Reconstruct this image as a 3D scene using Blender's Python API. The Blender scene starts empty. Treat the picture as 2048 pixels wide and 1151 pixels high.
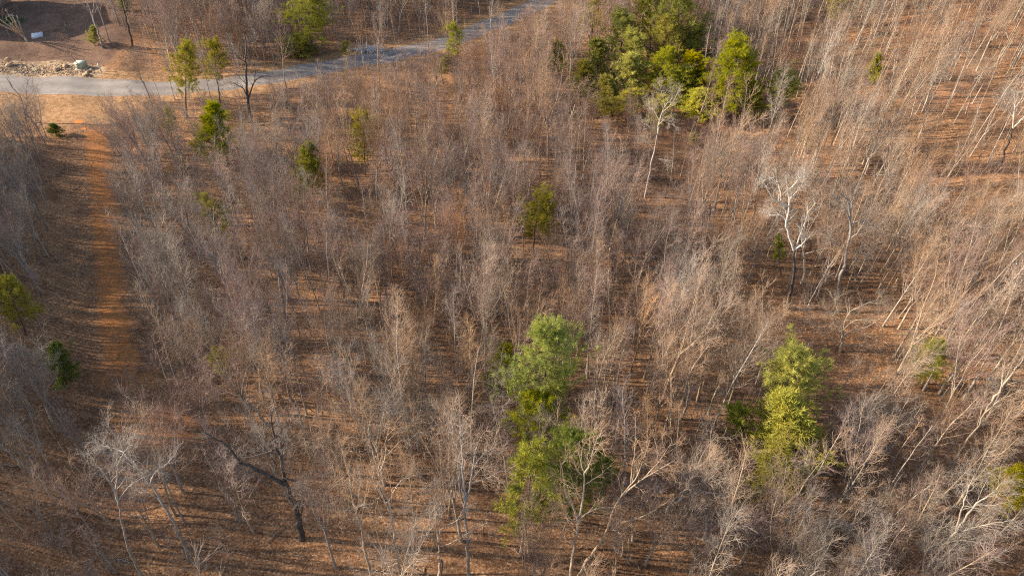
import bpy, math, random
import numpy as np
from mathutils import Vector, Matrix

# ------------------------------------------------------------------ camera, sky, sun
H = 52.0
PITCH = math.radians(42.0)
FPX, CX, CY = 1400.0, 1024.0, 575.5
SUN_EL = math.radians(24.0)
SUN_DIR = np.array([math.cos(SUN_EL) * 0.995, -math.cos(SUN_EL) * 0.10, -math.sin(SUN_EL)])

sc = bpy.context.scene
cam_d = bpy.data.cameras.new("camera")
cam = bpy.data.objects.new("camera", cam_d)
sc.collection.objects.link(cam)
cam.location = (0, 0, H)
cam.rotation_euler = (math.pi / 2 - PITCH, 0, 0)
cam_d.sensor_width = 36.0
cam_d.lens = 36.0 * FPX / 2048.0
cam_d.clip_start = 0.5
cam_d.clip_end = 3000
sc.camera = cam

w = bpy.data.worlds.new("World"); sc.world = w; w.use_nodes = True
nt = w.node_tree
sky = nt.nodes.new("ShaderNodeTexSky"); sky.sky_type = 'NISHITA'; sky.sun_disc = False
sky.sun_elevation = SUN_EL; sky.sun_rotation = math.radians(270 + 6)
bg = nt.nodes["Background"]; bg.inputs[1].default_value = 0.125
nt.links.new(sky.outputs[0], bg.inputs[0])
ld = bpy.data.lights.new("sun", 'SUN'); ld.energy = 5.0; ld.angle = math.radians(0.5); ld.color = (1.0, 0.87, 0.70)
lo = bpy.data.objects.new("sun", ld); sc.collection.objects.link(lo); lo.location = (-60, 0, 80)
lo.rotation_euler = Vector(SUN_DIR).to_track_quat('-Z', 'Y').to_euler()
sc.view_settings.view_transform = 'Standard'; sc.view_settings.look = 'None'
sc.view_settings.gamma = 1.0; sc.view_settings.use_curve_mapping = False
sc.view_settings.exposure = 1.38
sc.cycles.use_denoising = False; sc.cycles.pixel_filter_type = 'BLACKMAN_HARRIS'; sc.cycles.filter_width = 1.15
sc.cycles.max_bounces = 4; sc.cycles.diffuse_bounces = 2; sc.cycles.glossy_bounces = 1
sc.cycles.transmission_bounces = 2; sc.cycles.transparent_max_bounces = 4

# ------------------------------------------------------------------ terrain and projection
def softplus(a): return np.log1p(np.exp(np.clip(a, -30, 30)))
def sstep(a, b, x):
    t = np.clip((x - a) / (b - a), 0, 1); return t * t * (3 - 2 * t)
PA, PB = np.array([-62.0, 91.0]), np.array([-39.0, 48.0])
PD = (PB - PA) / np.linalg.norm(PB - PA); PN = np.array([PD[1], -PD[0]])   # PN points to the low-x side
def path_u(x, y): return (x - PA[0]) * PN[0] + (y - PA[1]) * PN[1]
def path_s(x, y): return (x - PA[0]) * PD[0] + (y - PA[1]) * PD[1]
def hz(x, y):
    x = np.asarray(x, float); y = np.asarray(y, float)
    z = softplus((x - 38) / 10) * 10 * 0.13 * sstep(20, 60, y) 
    u = path_u(x, y); s = path_s(x, y)
    z = z + 4.8 * sstep(1.5, 15.5, u) * sstep(-6, 8, s) * (1 - sstep(75, 100, s))
    z = z + 1.3 * sstep(117, 123, y) * sstep(-60, -74, x) * 1.0
    r = np.hypot(x, y)
    amp = 1 - sstep(170, 260, r)
    z = z + amp * (0.22 * np.sin(x * .23 + 1.3) * np.cos(y * .19) + .12 * np.sin(x * .61 + y * .37) + .08 * np.sin(y * .83 - x * .29 + 2))
    return z
cP, sP = math.cos(PITCH), math.sin(PITCH)
def ray(px, py):
    u = (px - CX) / FPX; v = (CY - py) / FPX
    return np.array([u, cP + v * sP, -sP + v * cP])
def at(px, py):
    d = ray(px, py); z = 0.0
    for _ in range(25):
        t = (z - H) / d[2]; z = z * .3 + .7 * float(hz(d[0] * t, d[1] * t))
    t = (z - H) / d[2]
    return np.array([d[0] * t, d[1] * t, float(hz(d[0] * t, d[1] * t))])
def proj(x, y, z):
    dz = z - H
    depth = y * cP - dz * sP
    up = y * sP + dz * cP
    return CX + FPX * x / depth, CY - FPX * up / depth
def on_plane(px, py, Y):
    d = ray(px, py); t = Y / d[1]
    return np.array([d[0] * t, Y, H + d[2] * t])
def height_for(base, py_top):
    """height of something standing at base whose top shows at image row py_top"""
    v = (CY - py_top) / FPX
    # up/depth = v ; up=y sP + dz cP ; depth = y cP - dz sP
    y = base[1]
    dz = y * (v * cP - sP) / (cP + v * sP)
    return H + dz - base[2]

# ------------------------------------------------------------------ helpers
COL = sc.collection
def set_props(o, label=None, cat=None, group=None, kind=None):
    if label: o['label'] = label
    if cat: o['category'] = cat
    if group: o['group'] = group
    if kind: o['kind'] = kind
    return o
def link(name, me, parent=None, mats=None, loc=None):
    o = bpy.data.objects.new(name, me); COL.objects.link(o)
    if parent is not None: o.parent = parent
    if mats and me is not None:
        if len(me.materials) == 0:
            for m in mats: me.materials.append(m)
    if loc is not None: o.location = [float(c) for c in loc]
    return o
def empty(name, loc, rz=0, s=(1, 1, 1)):
    o = bpy.data.objects.new(name, None); COL.objects.link(o)
    o.location = [float(c) for c in loc]; o.rotation_euler = (0, 0, rz); o.scale = s
    o.empty_display_size = .3
    return o
def make_mesh(name, V, F, mats=(), smooth=False, midx=None):
    """V (n,3), F list of arrays (m,3)/(m,4)"""
    me = bpy.data.meshes.new(name)
    F = [np.asarray(f, np.int32) for f in F if len(f)]
    nl = sum(f.size for f in F); nf = sum(len(f) for f in F)
    me.vertices.add(len(V)); me.loops.add(nl); me.polygons.add(nf)
    me.vertices.foreach_set("co", np.asarray(V, np.float32).ravel())
    me.loops.foreach_set("vertex_index", np.concatenate([f.ravel() for f in F]))
    tot = np.concatenate([np.full(len(f), f.shape[1], np.int32) for f in F])
    st = np.zeros(nf, np.int32); st[1:] = np.cumsum(tot)[:-1]
    me.polygons.foreach_set("loop_start", st); me.polygons.foreach_set("loop_total", tot)
    for m in mats: me.materials.append(m)
    if midx is not None: me.polygons.foreach_set("material_index", np.asarray(midx, np.int32))
    if smooth: me.polygons.foreach_set("use_smooth", np.ones(nf, bool))
    me.update(calc_edges=True)
    return me
class MB:
    """collects simple solids into one mesh"""
    def __init__(s): s.V = []; s.Q = []; s.T = []; s.n = 0
    def add(s, V, Q=(), T=()):
        V = np.asarray(V, float); s.V.append(V)
        if len(Q): s.Q.append(np.asarray(Q) + s.n)
        if len(T): s.T.append(np.asarray(T) + s.n)
        s.n += len(V)
    def box(s, c, d, rz=0, taper=1.0):
        x, y, z = [k / 2 for k in d]; t = taper
        V = np.array([[-x, -y, -z], [x, -y, -z], [x, y, -z], [-x, y, -z], [-x*t, -y*t, z], [x*t, -y*t, z], [x*t, y*t, z], [-x*t, y*t, z]])
        ca, sa = math.cos(rz), math.sin(rz)
        V = np.c_[V[:, 0]*ca - V[:, 1]*sa, V[:, 0]*sa + V[:, 1]*ca, V[:, 2]] + np.array(c)
        s.add(V, [[3, 2, 1, 0], [4, 5, 6, 7], [0, 1, 5, 4], [1, 2, 6, 5], [2, 3, 7, 6], [3, 0, 4, 7]])
    def build(s, name, mats, smooth=False):
        return make_mesh(name, np.concatenate(s.V), [np.concatenate(s.Q) if s.Q else [], np.concatenate(s.T) if s.T else []], mats, smooth)

def tubes(P, R, sides=3, cap=False):
    """P (N,K,3) polylines, R (N,K) radii -> verts, quads"""
    N, K, _ = P.shape
    T = np.empty_like(P); T[:, 1:-1] = P[:, 2:] - P[:, :-2] if K > 2 else T[:, 1:-1]
    T[:, 0] = P[:, 1] - P[:, 0]; T[:, -1] = P[:, -1] - P[:, -2]
    T /= np.linalg.norm(T, axis=2, keepdims=True) + 1e-9
    A = T.mean(1); ax = np.zeros((N, 3)); ax[np.arange(N), np.argmin(np.abs(A), 1)] = 1
    ax = np.repeat(ax[:, None], K, 1)
    U = np.cross(T, ax); U /= np.linalg.norm(U, axis=2, keepdims=True) + 1e-9
    W = np.cross(T, U)
    a = np.arange(sides) * 2 * np.pi / sides
    V = P[:, :, None] + R[:, :, None, None] * (np.cos(a)[None, None, :, None] * U[:, :, None] + np.sin(a)[None, None, :, None] * W[:, :, None])
    base = (np.arange(N) * K * sides)[:, None, None]; k = (np.arange(K - 1) * sides)[None, :, None]; j = np.arange(sides)[None, None, :]
    j2 = (j + 1) % sides
    q = np.stack([base + k + j, base + k + j2, base + k + sides + j2, base + k + sides + j], -1).reshape(-1, 4)
    return V.reshape(-1, 3), q
def tube_mesh(name, sets, mats, smooth=True):
    Vs, Qs, n = [], [], 0
    for P, R, s in sets:
        v, q = tubes(P, R, s); Vs.append(v); Qs.append(q + n); n += len(v)
    return make_mesh(name, np.concatenate(Vs), [np.concatenate(Qs)], mats, smooth)

def unit(a): return a / (np.linalg.norm(a, axis=-1, keepdims=True) + 1e-9)
def grow(rng, P, R, n, t0, t1, L, ang, up=0.15, K=4, rf=.55, rmin=.006, wander=.12, fall=.6, tip=.35, power=1.0, rmax=9, lift=0):
    """children of every polyline: n each, between t0 and t1 of its length"""
    N, KP, _ = P.shape
    t = t0 + (t1 - t0) * ((np.arange(n)[None] + rng.random((N, n))) / n) ** power
    f = t * (KP - 1); i = np.minimum(f.astype(int), KP - 2); fr = (f - i)[..., None]
    ii = np.arange(N)[:, None]
    p0 = P[ii, i] * (1 - fr) + P[ii, i + 1] * fr
    r0 = R[ii, i] * (1 - fr[..., 0]) + R[ii, i + 1] * fr[..., 0]
    T = unit(P[ii, i + 1] - P[ii, i])
    az = rng.random((N, 1)) * 6.28 + np.arange(n)[None] * 2.4 + rng.normal(0, .4, (N, n))
    ax = np.where(np.abs(T[..., 2:3]) < .9, np.array([0, 0, 1.]), np.array([1., 0, 0]))
    U = unit(np.cross(T, ax)); W = np.cross(T, U)
    perp = np.cos(az)[..., None] * U + np.sin(az)[..., None] * W
    a = np.radians(ang) * (1 + rng.normal(0, .2, (N, n)))[..., None]
    d = np.cos(a) * T + np.sin(a) * perp
    plen = np.linalg.norm(np.diff(P, axis=1), axis=2).sum(1)[:, None]
    ln = L * (plen ** .0 if L > 0 else -plen) * (1 - fall * (t - t0) / max(t1 - t0, 1e-6)) * (0.65 + .7 * rng.random((N, n)))
    C = N * n
    p = p0.reshape(C, 3); d = unit(d.reshape(C, 3)); ln = ln.reshape(C, 1)
    rr = np.clip(r0.reshape(C) * rf, rmin, rmax)
    out = np.empty((C, K, 3)); out[:, 0] = p
    for k in range(1, K):
        d = unit(d + np.array([0, 0, up]) + rng.normal(0, wander, (C, 3)))
        p = p + d * ln / (K - 1); out[:, k] = p
    rad = rr[:, None] * np.linspace(1, tip, K)[None]
    return out, rad

# ------------------------------------------------------------------ materials
def mat(name, col, col2=None, scale=3.0, rough=.9, rnd=0.0, detail=3, stretch=None, spec=.1, transl=0):
    m = bpy.data.materials.new(name); m.use_nodes = True; n = m.node_tree; nd = n.nodes; L = n.links
    b = nd["Principled BSDF"]; b.inputs["Roughness"].default_value = rough; b.inputs["Specular IOR Level"].default_value = spec
    tc = nd.new("ShaderNodeTexCoord"); src = tc.outputs["Object"]
    if stretch:
        mp = nd.new("ShaderNodeMapping"); mp.inputs["Scale"].default_value = stretch; L.new(src, mp.inputs[0]); src = mp.outputs[0]
    no = nd.new("ShaderNodeTexNoise"); no.inputs["Scale"].default_value = scale; no.inputs["Detail"].default_value = detail; L.new(src, no.inputs[0])
    cr = nd.new("ShaderNodeValToRGB"); cr.color_ramp.elements[0].position = .38; cr.color_ramp.elements[1].position = .64
    cr.color_ramp.elements[0].color = (*col, 1); cr.color_ramp.elements[1].color = (*(col2 or col), 1)
    L.new(no.outputs[0], cr.inputs[0]); out = cr.outputs[0]
    if rnd:
        oi = nd.new("ShaderNodeObjectInfo"); hs = nd.new("ShaderNodeHueSaturation")
        mr = nd.new("ShaderNodeMapRange"); mr.inputs[3].default_value = 1 - rnd; mr.inputs[4].default_value = 1 + rnd
        L.new(oi.outputs["Random"], mr.inputs[0]); L.new(mr.outputs[0], hs.inputs["Value"])
        m2 = nd.new("ShaderNodeMath"); m2.operation = 'MULTIPLY'; m2.inputs[1].default_value = 7.31; L.new(oi.outputs["Random"], m2.inputs[0])
        m3 = nd.new("ShaderNodeMath"); m3.operation = 'FRACT'; L.new(m2.outputs[0], m3.inputs[0])
        mr2 = nd.new("ShaderNodeMapRange"); mr2.inputs[3].default_value = .95 if transl else .8; mr2.inputs[4].default_value = 1.2
        L.new(m3.outputs[0], mr2.inputs[0]); L.new(mr2.outputs[0], hs.inputs["Saturation"]); L.new(out, hs.inputs["Color"]); out = hs.outputs[0]
    L.new(out, b.inputs["Base Color"])
    if transl:
        tr = nd.new("ShaderNodeBsdfTranslucent"); L.new(out, tr.inputs[0]); mx = nd.new("ShaderNodeMixShader"); mx.inputs[0].default_value = transl
        L.new(b.outputs[0], mx.inputs[1]); L.new(tr.outputs[0], mx.inputs[2]); L.new(mx.outputs[0], nd["Material Output"].inputs[0])
    return m
BARK = {
    'pale': mat('pale_bark', (.44, .375, .30), (.28, .235, .185), 1.2, rnd=.15, stretch=(3, 3, .6)),
    'grey': mat('grey_bark', (.31, .27, .23), (.20, .17, .145), 1.5, rnd=.15, stretch=(3, 3, .6)),
    'tan': mat('tan_bark', (.40, .31, .22), (.25, .185, .13), 1.5, rnd=.15, stretch=(3, 3, .6)),
    'dark': mat('dark_bark', (.05, .042, .038), (.115, .098, .085), 2.5, rnd=.1, stretch=(3, 3, 1)),
    'white': mat('white_bark', (.58, .52, .44), (.42, .37, .31), 1.2, stretch=(2, 2, .8)),
}
TWIG = {
    'pale': mat('pale_twigs', (.34, .275, .215), (.255, .205, .16), .4, rnd=.2),
    'purple': mat('purplish_twigs', (.30, .205, .165), (.225, .155, .13), .4, rnd=.2),
    'tan': mat('tan_twigs', (.38, .255, .17), (.30, .195, .125), .4, rnd=.2),
    'rust': mat('rusty_twigs', (.27, .15, .09), (.21, .115, .07), .4, rnd=.2),
    'grey': mat('grey_twigs', (.30, .24, .195), (.22, .18, .145), .4, rnd=.2),
    'white': mat('white_twigs', (.40, .345, .285), (.31, .265, .22), .4),
}
NEEDLE = {
    'yellow': mat('yellow_green_needles', (.45, .40, .075), (.29, .285, .06), 1.6, rnd=.12, transl=.35, rough=.9, spec=.0),
    'green': mat('green_needles', (.34, .31, .055), (.20, .215, .045), 1.6, rnd=.15, transl=.35, rough=.9, spec=.0),
    'olive': mat('olive_needles', (.36, .30, .055), (.25, .22, .045), 1.4, rnd=.15, transl=.35, rough=.9, spec=.0),
    'dark': mat('dark_needles', (.19, .21, .045), (.11, .14, .035), 1.6, rnd=.15, transl=.35, rough=.9, spec=.0),
    'light': mat('light_green_needles', (.34, .34, .085), (.21, .245, .06), 1.4, rnd=.08, transl=.35, rough=.9, spec=.0),
}
M_PBARK = mat('pine_bark', (.14, .095, .07), (.09, .065, .05), 4, stretch=(3, 3, 1))

# ------------------------------------------------------------------ ground
def poly_dist(X, Y, pts, wid=None):
    """distance from every X,Y to a polyline and (if wid) the interpolated half width"""
    best = np.full(X.shape, 1e9); hw = np.zeros(X.shape)
    for a, b, i in zip(pts[:-1], pts[1:], range(len(pts))):
        d = b[:2] - a[:2]; t = np.clip(((X - a[0]) * d[0] + (Y - a[1]) * d[1]) / (d @ d), 0, 1)
        q = np.hypot(X - a[0] - t * d[0], Y - a[1] - t * d[1]); m = q < best
        best = np.where(m, q, best)
        if wid is not None: hw = np.where(m, wid[i] * (1 - t) + wid[i + 1] * t, hw)
    return (best, hw) if wid is not None else best
def smooth_poly(P, n=6):
    P = np.asarray(P, float); out = []
    Q = np.vstack([2 * P[0] - P[1], P, 2 * P[-1] - P[-2]])
    for i in range(1, len(Q) - 2):
        for k in range(n):
            t = k / n; a, b, c, d = Q[i-1], Q[i], Q[i+1], Q[i+2]
            out.append(.5 * ((2*b) + (-a + c) * t + (2*a - 5*b + 4*c - d) * t*t + (-a + 3*b - 3*c + d) * t**3))
    out.append(P[-1]); return np.array(out)
road_px = [(-420, 158, 3.5), (-200, 162, 3.4), (0, 165, 3.3), (110, 170, 3.2), (210, 175, 3.0), (310, 177, 2.7), (410, 171, 2.6), (510, 159, 2.5), (610, 141, 2.5), (710, 121, 2.5), (800, 105, 2.5),
           (890, 83, 2.6), (960, 58, 2.6), (1030, 28, 2.7), (1090, -3, 2.7), (1150, -40, 2.7), (1215, -95, 2.7)]
RP = np.array([at(a, b) for a, b, _ in road_px]); RW = np.array([c for *_, c in road_px])
RPs = smooth_poly(np.c_[RP[:, :2], RW], 8)
RC, RHW = RPs[:, :2], RPs[:, 2]

gx = np.concatenate([np.linspace(-900, -160, 26)[:-1], np.arange(-160, 160, .62), np.linspace(160, 900, 26)])
gy = np.concatenate([np.linspace(-500, 8, 22)[:-1], np.arange(8, 205, .62), np.linspace(205, 1400, 36)])
X, Y = np.meshgrid(gx, gy); Z = hz(X, Y)
near = (np.abs(X) < 170) & (Y > 0) & (Y < 260)
rd, rhw = poly_dist(X, Y, RC, RHW)
# soften the relief under the road so that the carriageway lies level from side to side
Z = Z - .08 * (1 - sstep(-.35, .25, rd - rhw))
def blob(px, py, rx, ry, rot=0):
    c = at(px, py); dx, dy = X - c[0], Y - c[1]; ca, sa = math.cos(rot), math.sin(rot)
    u, v = (dx * ca + dy * sa) / rx, (-dx * sa + dy * ca) / ry
    return np.clip(1.6 - np.hypot(u, v) * 1.0, 0, 1)
verge = (1 - sstep(.6, 4.6, rd - rhw)) * 1.0
verge = np.maximum(verge, .9 * blob(150, 215, 15, 5.5))
verge = np.maximum(verge, .8 * (1 - sstep(3, 8, poly_dist(X, Y, [at(1010, 50), at(1080, 60), at(1140, 20)]))))
trackpts = [at(190, 262), at(198, 330), at(208, 400), at(212, 470), at(218, 540), at(222, 610), at(236, 680), at(252, 730)]
td = poly_dist(X, Y, trackpts)
dirt = (1 - sstep(.5, 2.8, td)) * .85
dirt = np.maximum(dirt, .8 * blob(300, 860, 4.5, 2.8)); dirt = np.maximum(dirt, .6 * blob(240, 745, 4.0, 2.4))
clay = np.maximum(blob(158, 243, .9, .7), blob(170, 256, .6, .45)) * .75
mulch = sstep(3.5, 5.5, rd - rhw) * (1 - sstep(-72, -66, X)) * sstep(110, 116, Y) * (1 - sstep(150, 158, Y))
grav = (1 - sstep(.0, 1.2, poly_dist(X, Y, [at(-260, 128), at(0, 133), at(90, 137), at(175, 146)]) - 2.4))
red = sum(blob(px, py, 6, 5) * .7 for px, py in [(1445, 255), (1300, 265), (1400, 215), (1900, 60), (2010, 40), (1650, 60), (1930, 190), (1800, 30), (1720, 210)])
lawn = blob(-20, 40, 6, 2.4)
g_col1 = np.stack([verge, dirt, mulch, grav], -1).reshape(-1, 4)
g_col2 = np.stack([clay, np.clip(red, 0, 1), lawn, np.zeros_like(lawn)], -1).reshape(-1, 4)
ny, nx = X.shape; ij = (np.arange(ny - 1)[:, None] * nx + np.arange(nx - 1)[None]).ravel()
q = np.stack([ij, ij + 1, ij + nx + 1, ij + nx], -1)

def ground_mat():
    m = bpy.data.materials.new("leaf_litter_ground"); m.use_nodes = True; n = m.node_tree; nd = n.nodes; L = n.links
    b = nd["Principled BSDF"]; b.inputs["Roughness"].default_value = 1; b.inputs["Specular IOR Level"].default_value = .05
    geo = nd.new("ShaderNodeNewGeometry"); pos = geo.outputs["Position"]
    def noise(s, det=4, rough=.6, src=pos):
        x = nd.new("ShaderNodeTexNoise"); x.inputs["Scale"].default_value = s; x.inputs["Detail"].default_value = det; x.inputs["Roughness"].default_value = rough; L.new(src, x.inputs[0]); return x.outputs[0]
    def ramp(src, stops):
        x = nd.new("ShaderNodeValToRGB"); e = x.color_ramp.elements
        while len(e) < len(stops): e.new(.5)
        for k, (p, c) in zip(e, stops): k.position = p; k.color = (*c, 1)
        L.new(src, x.inputs[0]); return x.outputs[0]
    def mix(f, a, b_, mode='MIX'):
        x = nd.new("ShaderNodeMix"); x.data_type = 'RGBA'; x.blend_type = mode
        if isinstance(f, float): x.inputs[0].default_value = f
        else: L.new(f, x.inputs[0])
        for s, i in ((a, 6), (b_, 7)):
            if isinstance(s, tuple): x.inputs[i].default_value = (*s, 1)
            else: L.new(s, x.inputs[i])
        return x.outputs[2]
    def mask(src, nz, amp=.9, lo=.35, hi=.75):
        a = nd.new("ShaderNodeMath"); a.operation = 'MULTIPLY_ADD'; L.new(nz, a.inputs[0]); a.inputs[1].default_value = amp; a.inputs[2].default_value = -amp * .5
        c = nd.new("ShaderNodeMath"); c.operation = 'ADD'; L.new(a.outputs[0], c.inputs[0]); L.new(src, c.inputs[1])
        r = nd.new("ShaderNodeMapRange"); r.interpolation_type = 'SMOOTHSTEP'; r.inputs[1].default_value = lo; r.inputs[2].default_value = hi; L.new(c.outputs[0], r.inputs[0]); return r.outputs[0]
    # leaves: cells about a hand wide
    vo = nd.new("ShaderNodeTexVoronoi"); vo.inputs["Scale"].default_value = 8.5; L.new(pos, vo.inputs["Vector"])
    sx = nd.new("ShaderNodeSeparateColor"); L.new(vo.outputs["Color"], sx.inputs[0])
    leaf = ramp(sx.outputs[0], [(0, (.15, .082, .048)), (.3, (.225, .125, .070)), (.6, (.29, .165, .090)), (.88, (.345, .21, .12)), (1, (.48, .34, .22))])
    n_big = noise(.09, 3); n_mid = noise(.45, 5, .65); n_fine = noise(3.2, 4, .7)
    tone = ramp(n_mid, [(.3, (.62, .58, .58)), (.5, (.95, .93, .9)), (.7, (1.2, 1.12, 1.0))])
    base = mix(1.0, leaf, tone, 'MULTIPLY')
    tone2 = ramp(n_big, [(.36, (.70, .68, .70)), (.62, (1.16, 1.07, .98))])
    base = mix(1.0, base, tone2, 'MULTIPLY')
    finet = ramp(n_fine, [(.3, (.62, .62, .64)), (.7, (1.3, 1.25, 1.2))])
    A1 = nd.new("ShaderNodeAttribute"); A1.attribute_name = "cover"; S1 = nd.new("ShaderNodeSeparateColor"); L.new(A1.outputs["Color"], S1.inputs[0])
    A2 = nd.new("ShaderNodeAttribute"); A2.attribute_name = "soil"; S2 = nd.new("ShaderNodeSeparateColor"); L.new(A2.outputs["Color"], S2.inputs[0])
    # short dry grass on the verge
    gr = ramp(noise(1.1, 5, .7), [(.3, (.23, .125, .062)), (.5, (.335, .19, .095)), (.7, (.44, .28, .15))])
    base = mix(mask(S2.outputs[1], n_mid), base, mix(1.0, ramp(n_fine, [(.3, (.27, .13, .07)), (.7, (.43, .235, .13))]), tone, 'MULTIPLY'))
    base = mix(mask(S1.outputs[0], n_mid, .8), base, mix(1.0, gr, finet, 'MULTIPLY'))
    di = ramp(n_fine, [(.3, (.25, .095, .035)), (.55, (.38, .155, .055)), (.75, (.47, .225, .09))])
    dm = nd.new("ShaderNodeMath"); dm.operation = 'MULTIPLY'; L.new(mask(S1.outputs[1], n_mid, 1.0, .3, .9), dm.inputs[0]); dm.inputs[1].default_value = .92
    base = mix(dm.outputs[0], base, di)
    mu = mix(1.0, ramp(noise(4, 4, .8), [(.3, (.11, .066, .048)), (.7, (.235, .148, .105))]), tone, 'MULTIPLY')
    base = mix(mask(S1.outputs[2], n_mid, .6), base, mu)
    vg = nd.new("ShaderNodeTexVoronoi"); vg.inputs["Scale"].default_value = 3.2; L.new(pos, vg.inputs["Vector"])
    sg = nd.new("ShaderNodeSeparateColor"); L.new(vg.outputs["Color"], sg.inputs[0])
    gv = ramp(sg.outputs[0], [(0, (.18, .11, .065)), (.5, (.30, .20, .12)), (1, (.46, .34, .23))])
    base = mix(mask(A1.outputs["Alpha"], n_mid, .6), base, gv)
    base = mix(mask(S2.outputs[0], n_mid, .8), base, (.62, .20, .05))
    base = mix(mask(S2.outputs[2], n_mid, .3), base, (.035, .06, .02))
    hs = nd.new("ShaderNodeHueSaturation"); hs.inputs["Hue"].default_value = .5015; hs.inputs["Saturation"].default_value = 1.0; hs.inputs["Value"].default_value = .93; L.new(base, hs.inputs["Color"])
    L.new(hs.outputs[0], b.inputs["Base Color"])
    bp = nd.new("ShaderNodeBump"); bp.inputs["Strength"].default_value = .6; bp.inputs["Distance"].default_value = .10
    bm_ = nd.new("ShaderNodeMath"); bm_.operation = 'MULTIPLY_ADD'; L.new(sx.outputs[1], bm_.inputs[0]); bm_.inputs[1].default_value = .35; L.new(noise(2.2, 6, .75), bm_.inputs[2])
    L.new(bm_.outputs[0], bp.inputs["Height"]); L.new(bp.outputs[0], b.inputs["Normal"])
    return m
gm = make_mesh("ground", np.c_[X.ravel(), Y.ravel(), Z.ravel()], [q], [ground_mat()], True)
for nm_, arr in (("cover", g_col1), ("soil", g_col2)):
    a_ = gm.color_attributes.new(nm_, 'FLOAT_COLOR', 'POINT'); a_.data.foreach_set("color", arr.astype(np.float32).ravel())
set_props(link("ground", gm), kind='structure')

# road: its own sheet
def asphalt():
    m = bpy.data.materials.new("worn_grey_asphalt"); m.use_nodes = True; n = m.node_tree; nd = n.nodes; L = n.links
    b = nd["Principled BSDF"]; b.inputs["Roughness"].default_value = .85; b.inputs["Specular IOR Level"].default_value = .25
    geo = nd.new("ShaderNodeNewGeometry")
    n1 = nd.new("ShaderNodeTexNoise"); n1.inputs["Scale"].default_value = .35; n1.inputs["Detail"].default_value = 6; n1.inputs["Roughness"].default_value = .7; L.new(geo.outputs["Position"], n1.inputs[0])
    n2 = nd.new("ShaderNodeTexNoise"); n2.inputs["Scale"].default_value = 14; n2.inputs["Detail"].default_value = 2; L.new(geo.outputs["Position"], n2.inputs[0])
    uv = nd.new("ShaderNodeUVMap"); sp = nd.new("ShaderNodeSeparateXYZ"); L.new(uv.outputs[0], sp.inputs[0])
    # paler polished wheel tracks and dusty edges
    wt = nd.new("ShaderNodeValToRGB"); e = wt.color_ramp.elements
    for _ in range(5): e.new(.5)
    for k, (p, v) in zip(e, [(0, 1.25), (.1, .95), (.27, 1.12), (.5, .90), (.73, 1.12), (.9, .95), (1, 1.25)]): k.position = p; k.color = (v*.8, v*.8, v*.8, 1)
    L.new(sp.outputs[0], wt.inputs[0])
    cr = nd.new("ShaderNodeValToRGB"); cr.color_ramp.elements[0].position = .35; cr.color_ramp.elements[1].position = .65
    cr.color_ramp.elements[0].color = (.185, .156, .134, 1); cr.color_ramp.elements[1].color = (.26, .222, .192, 1); L.new(n1.outputs[0], cr.inputs[0])
    mx = nd.new("ShaderNodeMix"); mx.data_type = 'RGBA'; mx.blend_type = 'MULTIPLY'; mx.inputs[0].default_value = 1; L.new(cr.outputs[0], mx.inputs[6]); L.new(wt.outputs[0], mx.inputs[7])
    mx2 = nd.new("ShaderNodeMix"); mx2.data_type = 'RGBA'; mx2.blend_type = 'OVERLAY'; mx2.inputs[0].default_value = .35; L.new(mx.outputs[2], mx2.inputs[6]); L.new(n2.outputs[0], mx2.inputs[7])
    hs = nd.new("ShaderNodeHueSaturation"); hs.inputs["Value"].default_value = 1.15; L.new(mx2.outputs[2], hs.inputs["Color"])
    L.new(hs.outputs[0], b.inputs["Base Color"]); return m
RR = smooth_poly(RPs, 6)
tan = np.gradient(RR[:, :2], axis=0); tan /= np.linalg.norm(tan, axis=1, keepdims=True); nor = np.c_[tan[:, 1], -tan[:, 0]]
KW = 9; rv, ruv = [], []
rr_ = random.Random(4)
wob = np.array([[rr_.gauss(0, .06), rr_.gauss(0, .06)] for _ in RR])
for i, (c, nn) in enumerate(zip(RR, nor)):
    for k in range(KW):
        t = k / (KW - 1) * 2 - 1; off = t * c[2] + (wob[i][0] if k == 0 else wob[i][1] if k == KW - 1 else 0)
        x, y = c[0] + nn[0] * off, c[1] + nn[1] * off
        z = float(hz(x, y)) + .012 + .05 * (1 - t * t)
        if k in (0, KW - 1): z -= .09
        rv.append((x, y, z)); ruv.append((k / (KW - 1), i * .1))
ii = (np.arange(len(RR) - 1)[:, None] * KW + np.arange(KW - 1)[None]).ravel()
rq = np.stack([ii, ii + KW, ii + KW + 1, ii + 1], -1)
rm = make_mesh("road", rv, [rq], [asphalt()], True)
ul = rm.uv_layers.new(name="UVMap"); li = np.empty(len(rm.loops), np.int32); rm.loops.foreach_get("vertex_index", li)
ul.data.foreach_set("uv", np.array(ruv, np.float32)[li].ravel())
set_props(link("road", rm), kind='structure')

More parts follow.
